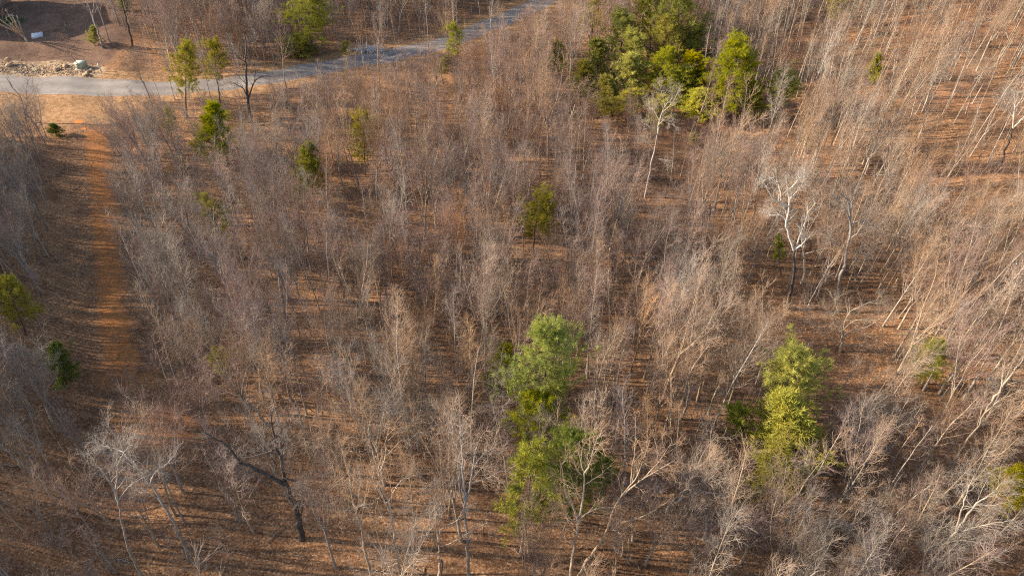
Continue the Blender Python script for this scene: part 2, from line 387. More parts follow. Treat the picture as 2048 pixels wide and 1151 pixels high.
# ------------------------------------------------------------------ bare tree shapes
def trunk_line(rng, h, r, K=10, lean=.02, wand=.012, tip=.25):
    P = np.zeros((1, K, 3)); d = np.array([rng.normal(0, lean), rng.normal(0, lean), 1.])
    for k in range(1, K):
        d = unit(d + np.r_[rng.normal(0, wand, 2) * 3, 0]); d[2] = abs(d[2]); P[0, k] = P[0, k - 1] + d * h / (K - 1)
    P[0, 0, 2] = -.25
    R = r * np.linspace(1, tip, K)[None]; R[0, 0] *= 1.35
    return P, R
def shape_slim(rng, h):          # tall slim forest stem, short ascending branches
    P, R = trunk_line(rng, h, .0066 * h + .012, K=11, tip=.16)
    b1, r1 = grow(rng, P, R, 26, .33, .99, .23 * h, 42, up=.16, K=5, rf=.36, rmin=.010, wander=.13, fall=.72)
    b2, r2 = grow(rng, b1, r1, 6, .15, 1, .075 * h, 38, up=.14, K=4, rf=.6, rmin=.0075, wander=.16, fall=.4)
    b3, r3 = grow(rng, b2, r2, 5, .15, 1, .042 * h, 36, up=.12, K=3, rf=.7, rmin=.0062, wander=.2, fall=.3)
    return [(P, R, 7), (b1[::1], r1[::1], 4)], [(b2, r2, 3), (b3, r3, 3)]
def shape_pole(rng, h):          # very slim, bare for most of its height
    P, R = trunk_line(rng, h, .0068 * h, K=9, tip=.2, lean=.03)
    b1, r1 = grow(rng, P, R, 13, .55, .99, .15 * h, 38, up=.16, K=4, rf=.36, rmin=.009, wander=.13, fall=.6)
    b2, r2 = grow(rng, b1, r1, 5, .15, 1, .06 * h, 38, up=.14, K=3, rf=.6, rmin=.0068, wander=.16, fall=.4)
    b3, r3 = grow(rng, b2, r2, 3, .2, 1, .035 * h, 36, up=.12, K=2, rf=.7, rmin=.0055, wander=.2, fall=.3)
    return [(P, R, 6)], [(b1, r1, 3), (b2, r2, 3), (b3, r3, 3)]
def shape_fan(rng, h):           # forks part-way up into a fan of fine upright limbs
    f = .28 + .22 * rng.random()
    P, R = trunk_line(rng, h * f, .0088 * h + .008, K=5, tip=.75, lean=.04)
    nl = rng.integers(4, 7)
    l1, q1 = grow(rng, P, R, nl, .72, 1, h * .66, 20, up=.09, K=8, rf=.62, rmin=.02, wander=.07, fall=.12, tip=.14)
    b1, r1 = grow(rng, l1, q1, 9, .12, .98, .25 * h, 30, up=.11, K=5, rf=.5, rmin=.010, wander=.11, fall=.6)
    b2, r2 = grow(rng, b1, r1, 5, .15, 1, .105 * h, 30, up=.11, K=4, rf=.6, rmin=.0075, wander=.13, fall=.4)
    b3, r3 = grow(rng, b2, r2, 6, .12, 1, .056 * h, 28, up=.1, K=3, rf=.7, rmin=.006, wander=.16, fall=.3)
    return [(P, R, 8), (l1, q1, 6)], [(b1, r1, 4), (b2, r2, 3), (b3, r3, 3)]
def shape_broad(rng, h):         # crooked spreading limbs
    P, R = trunk_line(rng, h * .82, .0115 * h + .015, K=9, tip=.25, lean=.05, wand=.04)
    l1, q1 = grow(rng, P, R, 9, .30, 1, h * .46, 48, up=.10, K=7, rf=.55, rmin=.02, wander=.2, fall=.45, tip=.22)
    b1, r1 = grow(rng, l1, q1, 7, .2, 1, .19 * h, 42, up=.08, K=5, rf=.5, rmin=.011, wander=.2, fall=.5)
    b2, r2 = grow(rng, b1, r1, 5, .15, 1, .095 * h, 40, up=.06, K=4, rf=.6, rmin=.008, wander=.2, fall=.4)
    b3, r3 = grow(rng, b2, r2, 4, .15, 1, .05 * h, 40, up=.05, K=3, rf=.7, rmin=.0065, wander=.22, fall=.3)
    return [(P, R, 8), (l1, q1, 6)], [(b1, r1, 4), (b2, r2, 3), (b3, r3, 3)]
def shape_sapling(rng, h):
    P, R = trunk_line(rng, h, .008 * h + .006, K=7, lean=.07, wand=.03, tip=.2)
    b1, r1 = grow(rng, P, R, 14, .15, .98, .34 * h, 38, up=.16, K=4, rf=.5, rmin=.008, wander=.14, fall=.6)
    b2, r2 = grow(rng, b1, r1, 5, .15, 1, .13 * h, 34, up=.12, K=3, rf=.65, rmin=.006, wander=.16, fall=.4)
    b3, r3 = grow(rng, b2, r2, 3, .2, 1, .07 * h, 34, up=.1, K=2, rf=.7, rmin=.0055, wander=.2, fall=.3)
    return [(P, R, 5)], [(b1, r1, 3), (b2, r2, 3), (b3, r3, 3)]
def shape_brush(rng, h):         # many stems from one root
    n = 9; a = rng.random(n) * 6.28; d = unit(np.c_[np.cos(a) * .45, np.sin(a) * .45, np.ones(n)]); K = 5
    P = np.zeros((n, K, 3)); P[:, 0] = np.c_[np.cos(a) * .12, np.sin(a) * .12, np.full(n, -.05)]
    ln = h * (.6 + .5 * rng.random((n, 1)))
    for k in range(1, K): d = unit(d + rng.normal(0, .13, (n, 3))); P[:, k] = P[:, k-1] + d * ln / (K - 1)
    R = .012 * np.ones((n, 1)) * np.linspace(1, .5, K)[None]
    b1, r1 = grow(rng, P, R, 7, .2, 1, .3 * h, 40, up=.08, K=3, rf=.7, rmin=.007, wander=.2, fall=.4)
    b2, r2 = grow(rng, b1, r1, 4, .2, 1, .14 * h, 40, up=.06, K=2, rf=.7, rmin=.0055, wander=.2, fall=.3)
    return [(P, R, 3)], [(b1, r1, 3), (b2, r2, 3)]
SHAPES = {'pole': (shape_pole, 5, 10.5), 'slim': (shape_slim, 9, 11.5), 'fan': (shape_fan, 9, 11.0), 'broad': (shape_broad, 5, 11.0), 'sapling': (shape_sapling, 6, 5.5), 'brush': (shape_brush, 5, 2.0)}
PROTO = {}
rng = np.random.default_rng(11)
for kname, (fn, cnt, hh) in SHAPES.items():
    PROTO[kname] = []
    for i in range(cnt):
        tr, cr = fn(rng, hh)
        PROTO[kname].append((tube_mesh(kname + "_trunk", tr, [BARK['grey']]), tube_mesh(kname + "_crown", cr, [TWIG['grey']]), tr, cr))

# ------------------------------------------------------------------ pines
def needle_tufts(rng, pts, dirs, n, ln, wd, spread=.9):
    """n thin needles bundles per point, as slender triangles"""
    C = len(pts); d = unit(dirs[:, None] * .8 + rng.normal(0, spread * .55, (C, n, 3)))
    L_ = ln * (.7 + .6 * rng.random((C, n, 1)))
    side = unit(np.cross(d, rng.normal(0, 1, (C, n, 3)))) * wd
    p = pts[:, None] + rng.normal(0, .03, (C, n, 3))
    a = p - side * .5; b = p + side * .5; mid = p + d * L_ * .6; c = p + d * L_
    V = np.stack([a, b, mid + side * .55, c, mid - side * .55], 2).reshape(-1, 3)
    k = np.arange(C * n)[:, None] * 5
    return V, np.c_[k, k + 1, k + 2, k + 4], np.c_[k + 4, k + 2, k + 3]
def make_pine(seed, h, r, base_f, kind):
    rng = np.random.default_rng(seed)
    K = 10; P, R = trunk_line(rng, h, .012 * h + .02, K=K, tip=.12, lean=.015)
    if kind == 'full':   nb, n2, nt, up, wob = 66, 9, 8, .08, .20
    elif kind == 'open': nb, n2, nt, up, wob = 60, 7, 9, .07, .18
    elif kind == 'thin': nb, n2, nt, up, wob = 44, 6, 7, .06, .18
    else:                nb, n2, nt, up, wob = 80, 7, 6, .16, .20   # bushy
    t = base_f + (1 - base_f) * ((np.arange(nb) + rng.random(nb)) / nb) ** .9; t = np.minimum(t, .995)
    az = np.arange(nb) * 2.4 + rng.normal(0, .5, nb)
    f = t * (K - 1); i = np.minimum(f.astype(int), K - 2); p = P[0, i] * (1 - (f - i))[:, None] + P[0, i + 1] * (f - i)[:, None]
    q_ = (t - base_f) / (1 - base_f)
    prof = np.sin(np.pi * np.clip(q_ * .72 + .22, 0, 1)) ** .8 if kind != 'bushy' else np.clip(1.25 * (1 - q_) ** .75, .12, 1) * np.clip(q_ * 4 + .55, 0, 1)
    lob = 1 + .36 * np.sin(az * 2 + rng.random() * 6) + .32 * np.sin(az * 3 + t * 9 + rng.random() * 6)
    ln = r * prof * lob * (.5 + .85 * rng.random(nb)); ln = np.maximum(ln, .18 * r)
    el = np.radians(-2 + 38 * q_) + rng.normal(0, .12, nb) + (.35 if kind == 'bushy' else 0)
    d = np.c_[np.cos(az) * np.cos(el), np.sin(az) * np.cos(el), np.sin(el)]
    KB = 6; B = np.empty((nb, KB, 3)); B[:, 0] = p
    for k in range(1, KB):
        d = unit(d + np.array([0, 0, up * .6]) + rng.normal(0, wob * .6, (nb, 3))); B[:, k] = B[:, k - 1] + d * ln[:, None] / (KB - 1)
    RB = (.006 + .011 * ln)[:, None] * np.linspace(1, .3, KB)[None]
    S, RS = grow(rng, B, RB, n2, .22, 1, .34 * r, 42, up=.12, K=4, rf=.5, rmin=.006, wander=.14, fall=.45)
    # tufts along the outer part of every twig
    tt = np.array([.35, .6, .82, 1.0]); fi = tt * 3; i0 = np.minimum(fi.astype(int), 2); fr = (fi - i0)[None, :, None]
    pts = (S[:, i0] * (1 - fr) + S[:, i0 + 1] * fr).reshape(-1, 3); dr = unit(S[:, i0 + 1] - S[:, i0]).reshape(-1, 3)
    keep = rng.random(len(pts)) < (.88 if kind in ('full', 'bushy') else .75)
    pts, dr = pts[keep], dr[keep]
    pts2 = B[:, -1]; dr2 = unit(B[:, -1] - B[:, -2]); pts = np.r_[pts, pts2]; dr = np.r_[dr, dr2]
    V, Q, T = needle_tufts(rng, pts, dr, int(nt * 1.6), .30 if kind != 'bushy' else .22, .018 if kind != 'bushy' else .022, 1.15)
    tr = tube_mesh("pine_trunk", [(P, R, 7), (B, RB, 4), (S, RS, 3)], [M_PBARK])
    cr = make_mesh("pine_crown", V, [Q, T], [NEEDLE['green']])
    rho = np.hypot(V[:, 0], V[:, 1])
    return tr, cr, float(np.percentile(rho, 94)), float(np.percentile(V[:, 2], 98.8))
PINE = {}
for kname, h, r, bf, seeds in (('full', 10, 2.6, .28, (1, 2, 3)), ('open', 10, 2.2, .42, (4, 5, 6)), ('thin', 9, 1.5, .45, (7, 8)), ('bushy', 6, 1.9, .06, (9, 10, 11))):
    PINE[kname] = [(make_pine(s, h, r, bf, kname), h, r, bf) for s in seeds]

# px crown box (x0,x1,ytop,ybottom), base pixel, kind, colour, label
pines = [
    (566, 670, -40, 98, (621, 110), 'full', 'green', 'tall dense green pine whose crown reaches past the top edge beyond the road'),
    (566, 640, 74, 106, (600, 108), 'bushy', 'olive', 'low olive evergreen at the foot of the tall dense roadside pine'),
    (313, 383, 72, 168, (374, 236), 'open', 'olive', 'olive pine with a bare leaning stem before the road, taller of a pair'),
    (395, 447, 72, 150, (440, 208), 'open', 'olive', 'olive pine with a thin stem just beside the dark crooked roadside oak'),
    (383, 460, 200, 305, (432, 322), 'bushy', 'green', 'bushy dense green evergreen in the brown thicket below the dark crooked oak'),
    (320, 356, 213, 290, (350, 298), 'thin', 'olive', 'faint small olive pine beside the bushy evergreen, nearer the dirt track'),
    (689, 753, 212, 330, (730, 350), 'full', 'olive', 'conical dark olive pine alone in thicket below the road shadow'),
    (582, 636, 278, 366, (625, 388), 'bushy', 'green', 'narrow leaning bright green pine in thicket below the conical olive pine'),
    (578, 622, 366, 412, (606, 420), 'thin', 'light', 'small pale green pine just under the narrow leaning one'),
    (1022, 1108, 374, 486, (1067, 520), 'open', 'olive', 'rounded olive pine standing alone at the centre of the woods'),
    (388, 460, 384, 500, (452, 512), 'thin', 'olive', 'see-through olive pine halfway between dirt track and centre of the woods'),
    (-14, 22, 455, 530, (5, 540), 'thin', 'olive', 'thin olive pine cut by the picture edge beside the dark bank'),
    (2, 92, 543, 655, (52, 668), 'full', 'olive', 'olive green pine leaning over the shadowed bank beside the dirt track'),
    (104, 156, 672, 768, (138, 776), 'bushy', 'dark', 'small dark green evergreen at the lower end of the dirt track'),
    (406, 456, 694, 762, (436, 768), 'thin', 'yellow', 'small thin yellow green pine in brush well below the dirt track'),
    (1022, 1172, 622, 800, (1096, 872), 'full', 'light', 'biggest bright yellow green pine in front of the woods'),
    (1020, 1128, 770, 890, (1075, 925), 'open', 'green', 'loose green pine pressed against the foot of the biggest bright pine'),
    (972, 1032, 692, 782, (1006, 792), 'bushy', 'green', 'small deep green evergreen close beside the biggest bright pine'),
    (990, 1110, 870, 1060, (1045, 1110), 'thin', 'green', 'shaded green pine behind bare limbs below the biggest bright pine'),
    (1080, 1205, 825, 1000, (1140, 1040), 'full', 'dark', 'dark green pine behind the forked pale tree'),
    (1180, 1240, 900, 1000, (1215, 1010), 'thin', 'dark', 'small dark pine in deep shade behind the forked pale tree'),
    (1496, 1662, 690, 830, (1578, 872), 'full', 'yellow', 'wide yellow green pine with ragged top above the golden one'),
    (1510, 1640, 785, 915, (1575, 945), 'bushy', 'yellow', 'golden yellow evergreen at the foot of the wide yellow green pine'),
    (1450, 1522, 785, 880, (1490, 905), 'thin', 'light', 'thin light green pine behind bare branches beside the golden evergreen'),
    (1490, 1620, 900, 1020, (1552, 1040), 'thin', 'olive', 'dull olive pine in shade under the golden evergreen'),
    (1804, 1878, 674, 760, (1842, 775), 'full', 'green', 'small round bright green pine alone among leaning pale stems'),
    (1950, 2050, 915, 1000, (2003, 1040), 'thin', 'olive', 'faint olive pine above the pale leaning tree at the lower corner'),
    (1540, 1580, 470, 540, (1562, 550), 'thin', 'dark', 'little dark green pine behind the forked white barked tree'),
    (1732, 1764, 98, 165, (1746, 168), 'bushy', 'yellow', 'tiny isolated yellow green evergreen on the leaf covered slope'),
    (1645, 1700, -30, 60, (1672, 75), 'thin', 'olive', 'faint olive pine among pale poles at the far top of the slope'),
    (890, 928, 40, 105, (912, 150), 'open', 'green', 'small green pine leaning over the far stretch of road'),
    (868, 906, 120, 160, (886, 168), 'thin', 'olive', 'thin olive evergreen beside the road just under the small green pine'),
    (176, 202, 50, 90, (190, 92), 'bushy', 'yellow', 'small bright bush shaped evergreen at the tip of the house shadow'),
    (680, 702, 82, 110, (692, 112), 'bushy', 'yellow', 'tiny yellow green evergreen at the road edge beside the pale brush pile'),
    (238, 262, -28, 8, (250, 22), 'bushy', 'light', 'light green evergreen at the very top above the yard'),
    (1094, 1140, 80, 150, (1118, 158), 'full', 'dark', 'small dark green pine standing apart before the evergreen clump'),
    (1160, 1206, -10, 70, (1182, 92), 'thin', 'olive', 'faint olive pine beside the road verge behind the evergreen clump'),
    (1176, 1222, 72, 140, (1196, 150), 'bushy', 'yellow', 'yellow evergreen at the road side end of the evergreen clump'),
    (1212, 1280, 15, 105, (1246, 140), 'full', 'green', 'olive pine at the back of the evergreen clump on its road side'),
    (1268, 1330, -45, 75, (1300, 112), 'full', 'green', 'tall green pine at the back of the evergreen clump'),
    (1318, 1392, -50, 95, (1356, 150), 'full', 'green', 'tallest dark topped pine of the evergreen clump'),
    (1350, 1412, 40, 110, (1384, 140), 'full', 'dark', 'dark green pine on the slope side of the tallest clump pine'),
    (1236, 1290, 95, 180, (1262, 200), 'bushy', 'yellow', 'yellow green evergreen low in the middle of the clump'),
    (1286, 1352, 92, 182, (1320, 206), 'full', 'green', 'bright green pine in the middle of the clump behind the white oak'),
    (1228, 1286, 170, 240, (1256, 246), 'thin', 'olive', 'low dull olive evergreen at the clump front behind the white oak'),
    (1366, 1430, 98, 185, (1402, 205), 'bushy', 'olive', 'golden olive evergreen between white oak and the big bright pine'),
    (1366, 1424, 172, 228, (1396, 236), 'bushy', 'yellow', 'low yellow green evergreen at the front edge of the clump'),
    (1428, 1518, 68, 196, (1470, 236), 'full', 'green', 'big bright green pine at the slope side of the clump'),
    (1416, 1470, 180, 234, (1446, 242), 'open', 'yellow', 'small yellow green pine at the foot of the big bright clump pine'),
    (1536, 1602, 132, 210, (1566, 232), 'open', 'yellow', 'yellow green pine leaning apart from the clump on the slope'),
    (1276, 1350, 190, 268, (1312, 272), 'thin', 'olive', 'pale green pine seen through the limbs of the white oak'),
    (1370, 1396, 258, 300, (1384, 304), 'thin', 'olive', 'tiny olive pine below the front edge of the evergreen clump'),
]
pines += [
    (1150, 1200, 120, 185, (1172, 190), 'bushy', 'olive', 'olive evergreen at the lower road side corner of the evergreen clump'),
    (1200, 1250, 150, 225, (1224, 232), 'bushy', 'olive', 'low olive evergreen at the clump front, on its road side'),
    (1300, 1372, 20, 120, (1336, 165), 'full', 'olive', 'olive pine filling the centre of the evergreen clump'),
    (1330, 1392, 130, 205, (1360, 214), 'bushy', 'green', 'green evergreen beside the crown of the tall whitish oak'),
    (1240, 1300, 55, 150, (1270, 170), 'full', 'yellow', 'yellow green pine in the road side half of the clump'),
    (1486, 1530, 150, 225, (1505, 238), 'bushy', 'green', 'low green evergreen at the slope side end of the clump')]
pines.append((100, 128, 246, 270, (114, 272), 'bushy', 'dark', 'little dark green bush at the corner where dirt track and dry clearing meet'))
pine_spots = []
def mid_(a, b): return (a + b) / 2
pr = random.Random(5)
PG = 'evergreens scattered through the bare woods'
for i, (x0, x1, y0, y1, b, kd, colr, lab) in enumerate(pines):
    base = at(*b); hgt = max(1.6, .93 * height_for(base, y0)); hb = height_for(base, y1)
    depth = base[1] * cP + (H - base[2]) * sP; rad = (x1 - x0) / 2 * depth / FPX
    (tr, cr, r0, h0), _, _, bf = PINE[kd][i % len(PINE[kd])]
    if 1150 < mid_(x0, x1) < 1620 and y1 < 260: rad *= 1.25
    # lean the stem so that the crown's middle falls where the photograph has it
    mid = (x0 + x1) / 2; top = on_plane(mid, y0, base[1]); lean = math.atan2(top[0] - base[0], hgt)
    e = empty("pine_tree", base, 0, (rad / r0 * 1.02, rad / r0 * 1.02, hgt / h0))
    e.rotation_euler = (0, max(-.22, min(.22, lean)), 0)
    rz = pr.random() * 6.28
    for nm, me in (("trunk", tr), ("crown", cr)):
        o = link(nm, me, e); o.rotation_euler = (0, 0, rz)
        if nm == "crown": o.material_slots[0].link = 'OBJECT'; o.material_slots[0].material = NEEDLE[colr]
    set_props(e, lab, "pine tree", PG)
    pine_spots.append((base, rad, hgt, lab))

# ------------------------------------------------------------------ trees with limbs of their own
# limbs: list of pixel polylines, each [(x,y)...], start radius (m), drift (m, towards or away from the camera)
def limb_tree(name, label, cat, limbs, bark, twig, seed, n2=(9, 7, 5), L2=.9, up=.05, fine=.0065, upper=None, group=None, y0=None):
    rng = np.random.default_rng(seed); b = at(*limbs[0][0][0]); Yb = b[1]
    e = empty(name, b); placed = []; Ps, Rs = [], []
    for k, (pp, r0, dr) in enumerate(limbs):
        if k == 0: d0 = 0.
        else:
            s = pp[0]; d0 = min(placed, key=lambda a: (a[0] - s[0])**2 + (a[1] - s[1])**2)[2]
        n = len(pp); W_ = []
        for j, (x, y) in enumerate(pp):
            d = d0 + dr * j / max(1, n - 1); placed.append((x, y, d)); W_.append(on_plane(x, y, Yb + d) - b)
        if k == 0: W_[0] = np.array([0, 0, -.3])
        S = smooth_poly(W_, 5); K = 14
        t = np.linspace(0, len(S) - 1, K); i0 = np.minimum(t.astype(int), len(S) - 2); S = S[i0] * (1 - (t - i0))[:, None] + S[i0 + 1] * (t - i0)[:, None]
        r0 = r0 * (.88 if bark == 'dark' else .70)
        S[1:] += rng.normal(0, .055, (K - 1, 3)) * min(1, r0 * 6)
        Ps.append(S); Rs.append(r0 * np.linspace(1, .42 if k == 0 else .16, K))
    P = np.array(Ps); R = np.array(Rs)
    b1, r1 = grow(rng, P[1:] if len(P) > 1 else P, R[1:] if len(P) > 1 else R, n2[0], .2, 1, L2 * 1.9, 42, up=up, K=6, rf=.45, rmin=.014, wander=.17, fall=.5)
    b2, r2 = grow(rng, b1, r1, n2[1], .15, 1, L2 * .95, 40, up=up, K=4, rf=.55, rmin=.009, wander=.18, fall=.4)
    b3, r3 = grow(rng, b2, r2, n2[2], .15, 1, L2 * .45, 38, up=up, K=3, rf=.7, rmin=fine, wander=.2, fall=.3)
    v0, q0 = tubes(P[:1], R[:1], 9); v1, q1 = tubes(P[1:], R[1:], 7); v2, q2 = tubes(b1, r1, 4)
    tm = make_mesh("trunk", np.concatenate([v0, v1, v2]), [np.concatenate([q0, q1 + len(v0), q2 + len(v0) + len(v1)])], [BARK[bark], BARK[upper or bark]], True, [0] * len(q0) + [1] * (len(q1) + len(q2)))
    cm = tube_mesh("crown", [(b2, r2, 3), (b3, r3, 3)], [TWIG[twig]])
    link("trunk", tm, e); link("crown", cm, e)
    set_props(e, label, cat, group); return b
heroes = []; HZONE = []
def H_(label, limbs, bark, twig, seed, short, **k):
    k.setdefault('cat', 'tree'); nm = k.pop('name', 'bare_tree')
    pts = [p for l in limbs for p in l[0]]; xs_ = [p[0] for p in pts]; ys_ = [p[1] for p in pts]
    mg = 24 if bark == 'dark' or seed in (3, 4, 5, 16) else 6
    HZONE.append((min(xs_) - mg, max(xs_) + mg, min(ys_), max(ys_) - 8, limbs[0][0][0][1], .92 if bark == 'dark' or seed in (3, 4, 5, 16) else .74))
    b = limb_tree(nm, label, k.pop('cat'), limbs, bark, twig, seed, **k); heroes.append((b, short)); return b
H_('dark crooked bare oak with wide low limbs crossing in front of the road',
   [([(502, 245), (498, 215), (494, 185), (493, 160), (493, 125), (491, 100), (490, 70)], .24, .2),
    ([(498, 195), (505, 172), (512, 160), (528, 152), (545, 152), (568, 150)], .13, .8),
    ([(494, 192), (485, 176), (470, 168), (450, 165)], .11, -.8), ([(508, 165), (511, 145), (512, 135)], .07, -.5),
    ([(493, 125), (480, 118), (468, 104), (458, 95)], .09, -1), ([(492, 110), (500, 90), (508, 72)], .06, 1.2), ([(492, 168), (482, 158), (472, 148), (450, 138)], .06, 1.5)],
   'dark', 'grey', 1, 'the dark crooked roadside oak', name='oak_tree', n2=(9, 6, 5))
H_('bare tree with a blackish lower trunk and white forked upper limbs',
   [([(1577, 618), (1583, 580), (1588, 545), (1588, 510), (1588, 500)], .22, 0),
    ([(1588, 500), (1578, 470), (1573, 450), (1577, 425), (1578, 395), (1575, 375), (1572, 345)], .15, .3),
    ([(1588, 500), (1602, 490), (1612, 478), (1607, 470)], .10, -1.), ([(1590, 500), (1602, 465), (1612, 440), (1616, 425), (1632, 405)], .08, .9),
    ([(1577, 413), (1560, 405), (1545, 395), (1530, 370), (1520, 352)], .10, -.8), ([(1576, 380), (1590, 368), (1602, 350)], .07, .8),
    ([(1574, 445), (1565, 432), (1545, 430), (1538, 428)], .06, .9), ([(1562, 400), (1560, 380), (1552, 362), (1535, 348)], .06, .6), ([(1578, 400), (1600, 375), (1610, 355)], .05, -1.2)],
   'dark', 'white', 2, 'the forked white barked tree', upper='white', n2=(8, 6, 5), L2=.9)
H_('twisted grey bare tree wrapped in twigs beside the forked white barked tree',
   [([(1672, 602), (1678, 570), (1686, 535), (1694, 500), (1700, 465), (1700, 440), (1698, 410), (1688, 390)], .26, .4),
    ([(1700, 440), (1690, 415), (1678, 400), (1670, 388)], .12, -1), ([(1692, 510), (1680, 492), (1662, 482), (1655, 470)], .13, .8),
    ([(1700, 450), (1725, 440), (1750, 452), (1768, 440)], .09, .6), ([(1697, 480), (1715, 465), (1735, 430), (1740, 410)], .1, -1.3),
    ([(1695, 545), (1710, 520), (1738, 505)], .07, -1), ([(1700, 430), (1706, 400), (1712, 375)], .08, .6)],
   'grey', 'grey', 3, 'the twisted grey tree', n2=(11, 8, 5), L2=1.0)
H_('low wide bare tree with arching whitish limbs below the twisted grey tree',
   [([(1682, 702), (1682, 690), (1684, 676), (1686, 668)], .2, 0),
    ([(1684, 690), (1650, 668), (1625, 640), (1612, 622), (1600, 615)], .1, 1.0), ([(1685, 680), (1672, 655), (1662, 630), (1640, 610)], .09, -1.2),
    ([(1686, 672), (1700, 662), (1730, 655), (1760, 640), (1790, 640)], .11, .8), ([(1686, 668), (1690, 640), (1705, 620), (1745, 602), (1765, 600)], .1, 1.6),
    ([(1684, 668), (1682, 640), (1672, 612), (1668, 595)], .08, .5), ([(1686, 660), (1710, 640), (1750, 640), (1775, 628)], .08, -1.4), ([(1684, 690), (1720, 690), (1750, 688)], .07, -.6)],
   'pale', 'pale', 4, 'the low sprawling whitish tree', n2=(11, 7, 5), L2=1.0)
H_('tall whitish bare oak rising before the evergreen clump',
   [([(1290, 395), (1298, 352), (1306, 315), (1312, 285), (1318, 255)], .2, 0),
    ([(1316, 262), (1320, 238), (1332, 210), (1345, 195), (1340, 172)], .12, .5), ([(1314, 270), (1302, 256), (1290, 250), (1282, 240)], .07, -1),
    ([(1318, 240), (1308, 222), (1298, 212)], .06, 1), ([(1316, 250), (1330, 240), (1350, 250)], .06, -.7), ([(1308, 318), (1325, 318), (1335, 326)], .05, -.6),
    ([(1325, 225), (1345, 205), (1358, 180)], .07, -1), ([(1330, 212), (1325, 190), (1318, 170)], .06, .8), ([(1309, 300), (1296, 285), (1285, 278)], .05, .7)],
   'pale', 'pale', 5, 'the tall whitish oak', name='oak_tree', n2=(9, 6, 4))
H_('old dark oak with broken trunk and one long limb reaching toward the orange clearing',
   [([(602, 1078), (597, 1040), (590, 1010), (580, 985), (570, 960)], .29, 0),
    ([(570, 968), (545, 955), (520, 942), (500, 930), (478, 920), (462, 902), (450, 885), (430, 875), (408, 862)], .19, -.6),
    ([(568, 965), (567, 945), (562, 915), (553, 900), (548, 875), (547, 845), (545, 820)], .17, .5),
    ([(566, 955), (585, 960), (600, 967), (615, 966)], .09, -1.2), ([(549, 880), (562, 860), (575, 845), (592, 828)], .07, .8), ([(545, 900), (520, 908), (488, 915)], .06, .9),
    ([(553, 930), (535, 905), (518, 880), (510, 865)], .07, 1.2), ([(560, 905), (572, 890), (578, 878)], .06, -1), ([(594, 1020), (600, 1005), (596, 1000)], .09, -.5), ([(598, 1040), (608, 1005), (600, 985), (612, 970)], .08, .7)],
   'dark', 'grey', 6, 'the old broken dark oak', name='oak_tree', n2=(7, 6, 5), L2=.75)
H_('pale bare tree forking low with an upright crown near the bottom edge',
   [([(1140, 1165), (1145, 1120), (1150, 1085), (1156, 1055), (1160, 1035)], .20, 0),
    ([(1158, 1040), (1165, 1010), (1168, 985), (1168, 945), (1160, 915), (1158, 880)], .12, .4), ([(1156, 1042), (1146, 1010), (1132, 985), (1128, 960), (1122, 925)], .10, -.7),
    ([(1160, 1038), (1175, 1025), (1195, 1016), (1220, 1012)], .08, .8), ([(1168, 948), (1180, 925), (1188, 895), (1196, 870)], .08, -.8), ([(1158, 1045), (1140, 1036), (1125, 1028)], .05, -.9),
    ([(1148, 1090), (1130, 1075), (1118, 1050), (1112, 1035)], .08, 1.)],
   'tan', 'tan', 7, 'the forked pale tree', n2=(8, 6, 5), L2=.9)
H_('pale bare tree leaning strongly away from its forked neighbour near the bottom edge',
   [([(1152, 1160), (1175, 1120), (1200, 1085), (1215, 1055), (1222, 1030)], .2, 0),
    ([(1220, 1040), (1232, 1010), (1250, 980), (1275, 950), (1290, 910), (1300, 880)], .11, .5), ([(1216, 1050), (1250, 1042), (1290, 1030), (1330, 1005)], .09, -.8),
    ([(1245, 990), (1275, 965), (1310, 942), (1350, 920)], .09, -1.), ([(1215, 1056), (1232, 1060), (1242, 1050)], .04, -.7), ([(1262, 965), (1265, 935), (1270, 900), (1272, 850)], .08, 1), ([(1288, 955), (1320, 920), (1345, 880)], .06, .9)],
   'tan', 'tan', 8, 'the leaning pale tree', n2=(8, 6, 5), L2=.9)
H_('tall grey bare tree leaning over the orange clearing, its foot by the bottom shadow',
   [([(380, 1122), (366, 1085), (348, 1045), (328, 1010), (308, 975), (298, 962)], .17, 0),
    ([(298, 965), (282, 940), (262, 920), (246, 900), (230, 870), (205, 840)], .11, .6), ([(300, 968), (310, 945), (330, 930), (352, 905)], .08, -.9),
    ([(276, 935), (258, 905), (252, 880), (235, 858)], .07, -1), ([(330, 1010), (300, 985), (275, 972)], .06, .9), ([(250, 905), (225, 895), (200, 890)], .06, 1.)],
   'grey', 'grey', 9, 'the tall leaning grey tree', n2=(8, 6, 5), L2=.95)
H_('grey bare tree with a kinked trunk beside the tall leaning grey tree',
   [([(292, 1165), (262, 1110), (248, 1060), (240, 1020), (236, 998)], .14, 0),
    ([(236, 1000), (230, 985), (232, 970), (236, 945), (233, 920), (236, 890)], .12, .3), ([(232, 985), (215, 955), (195, 930), (175, 905)], .09, -.8), ([(238, 998), (255, 975), (285, 955), (310, 945)], .07, .8), ([(234, 930), (248, 905), (262, 885)], .06, -.7)],
   'grey', 'grey', 10, 'the kinked pale trunk', n2=(8, 6, 5), L2=.9)
H_('upright grey tree with three tight stems near the bottom edge beside the shaded pine',
   [([(938, 1168), (936, 1110), (934, 1060), (930, 1010), (934, 985)], .18, 0),
    ([(934, 1000), (942, 960), (948, 915), (955, 890), (970, 860)], .11, .4), ([(931, 1010), (926, 950), (924, 900), (922, 850), (918, 800)], .11, -.5), ([(930, 1020), (920, 980), (915, 920), (905, 870), (890, 820)], .09, .8),
    ([(945, 965), (975, 955), (1000, 940)], .06, -1), ([(944, 940), (960, 915), (985, 895)], .06, 1), ([(924, 880), (910, 850), (905, 815)], .06, -1)],
   'grey', 'tan', 11, 'the three stemmed grey tree', n2=(10, 6, 5), L2=.9)
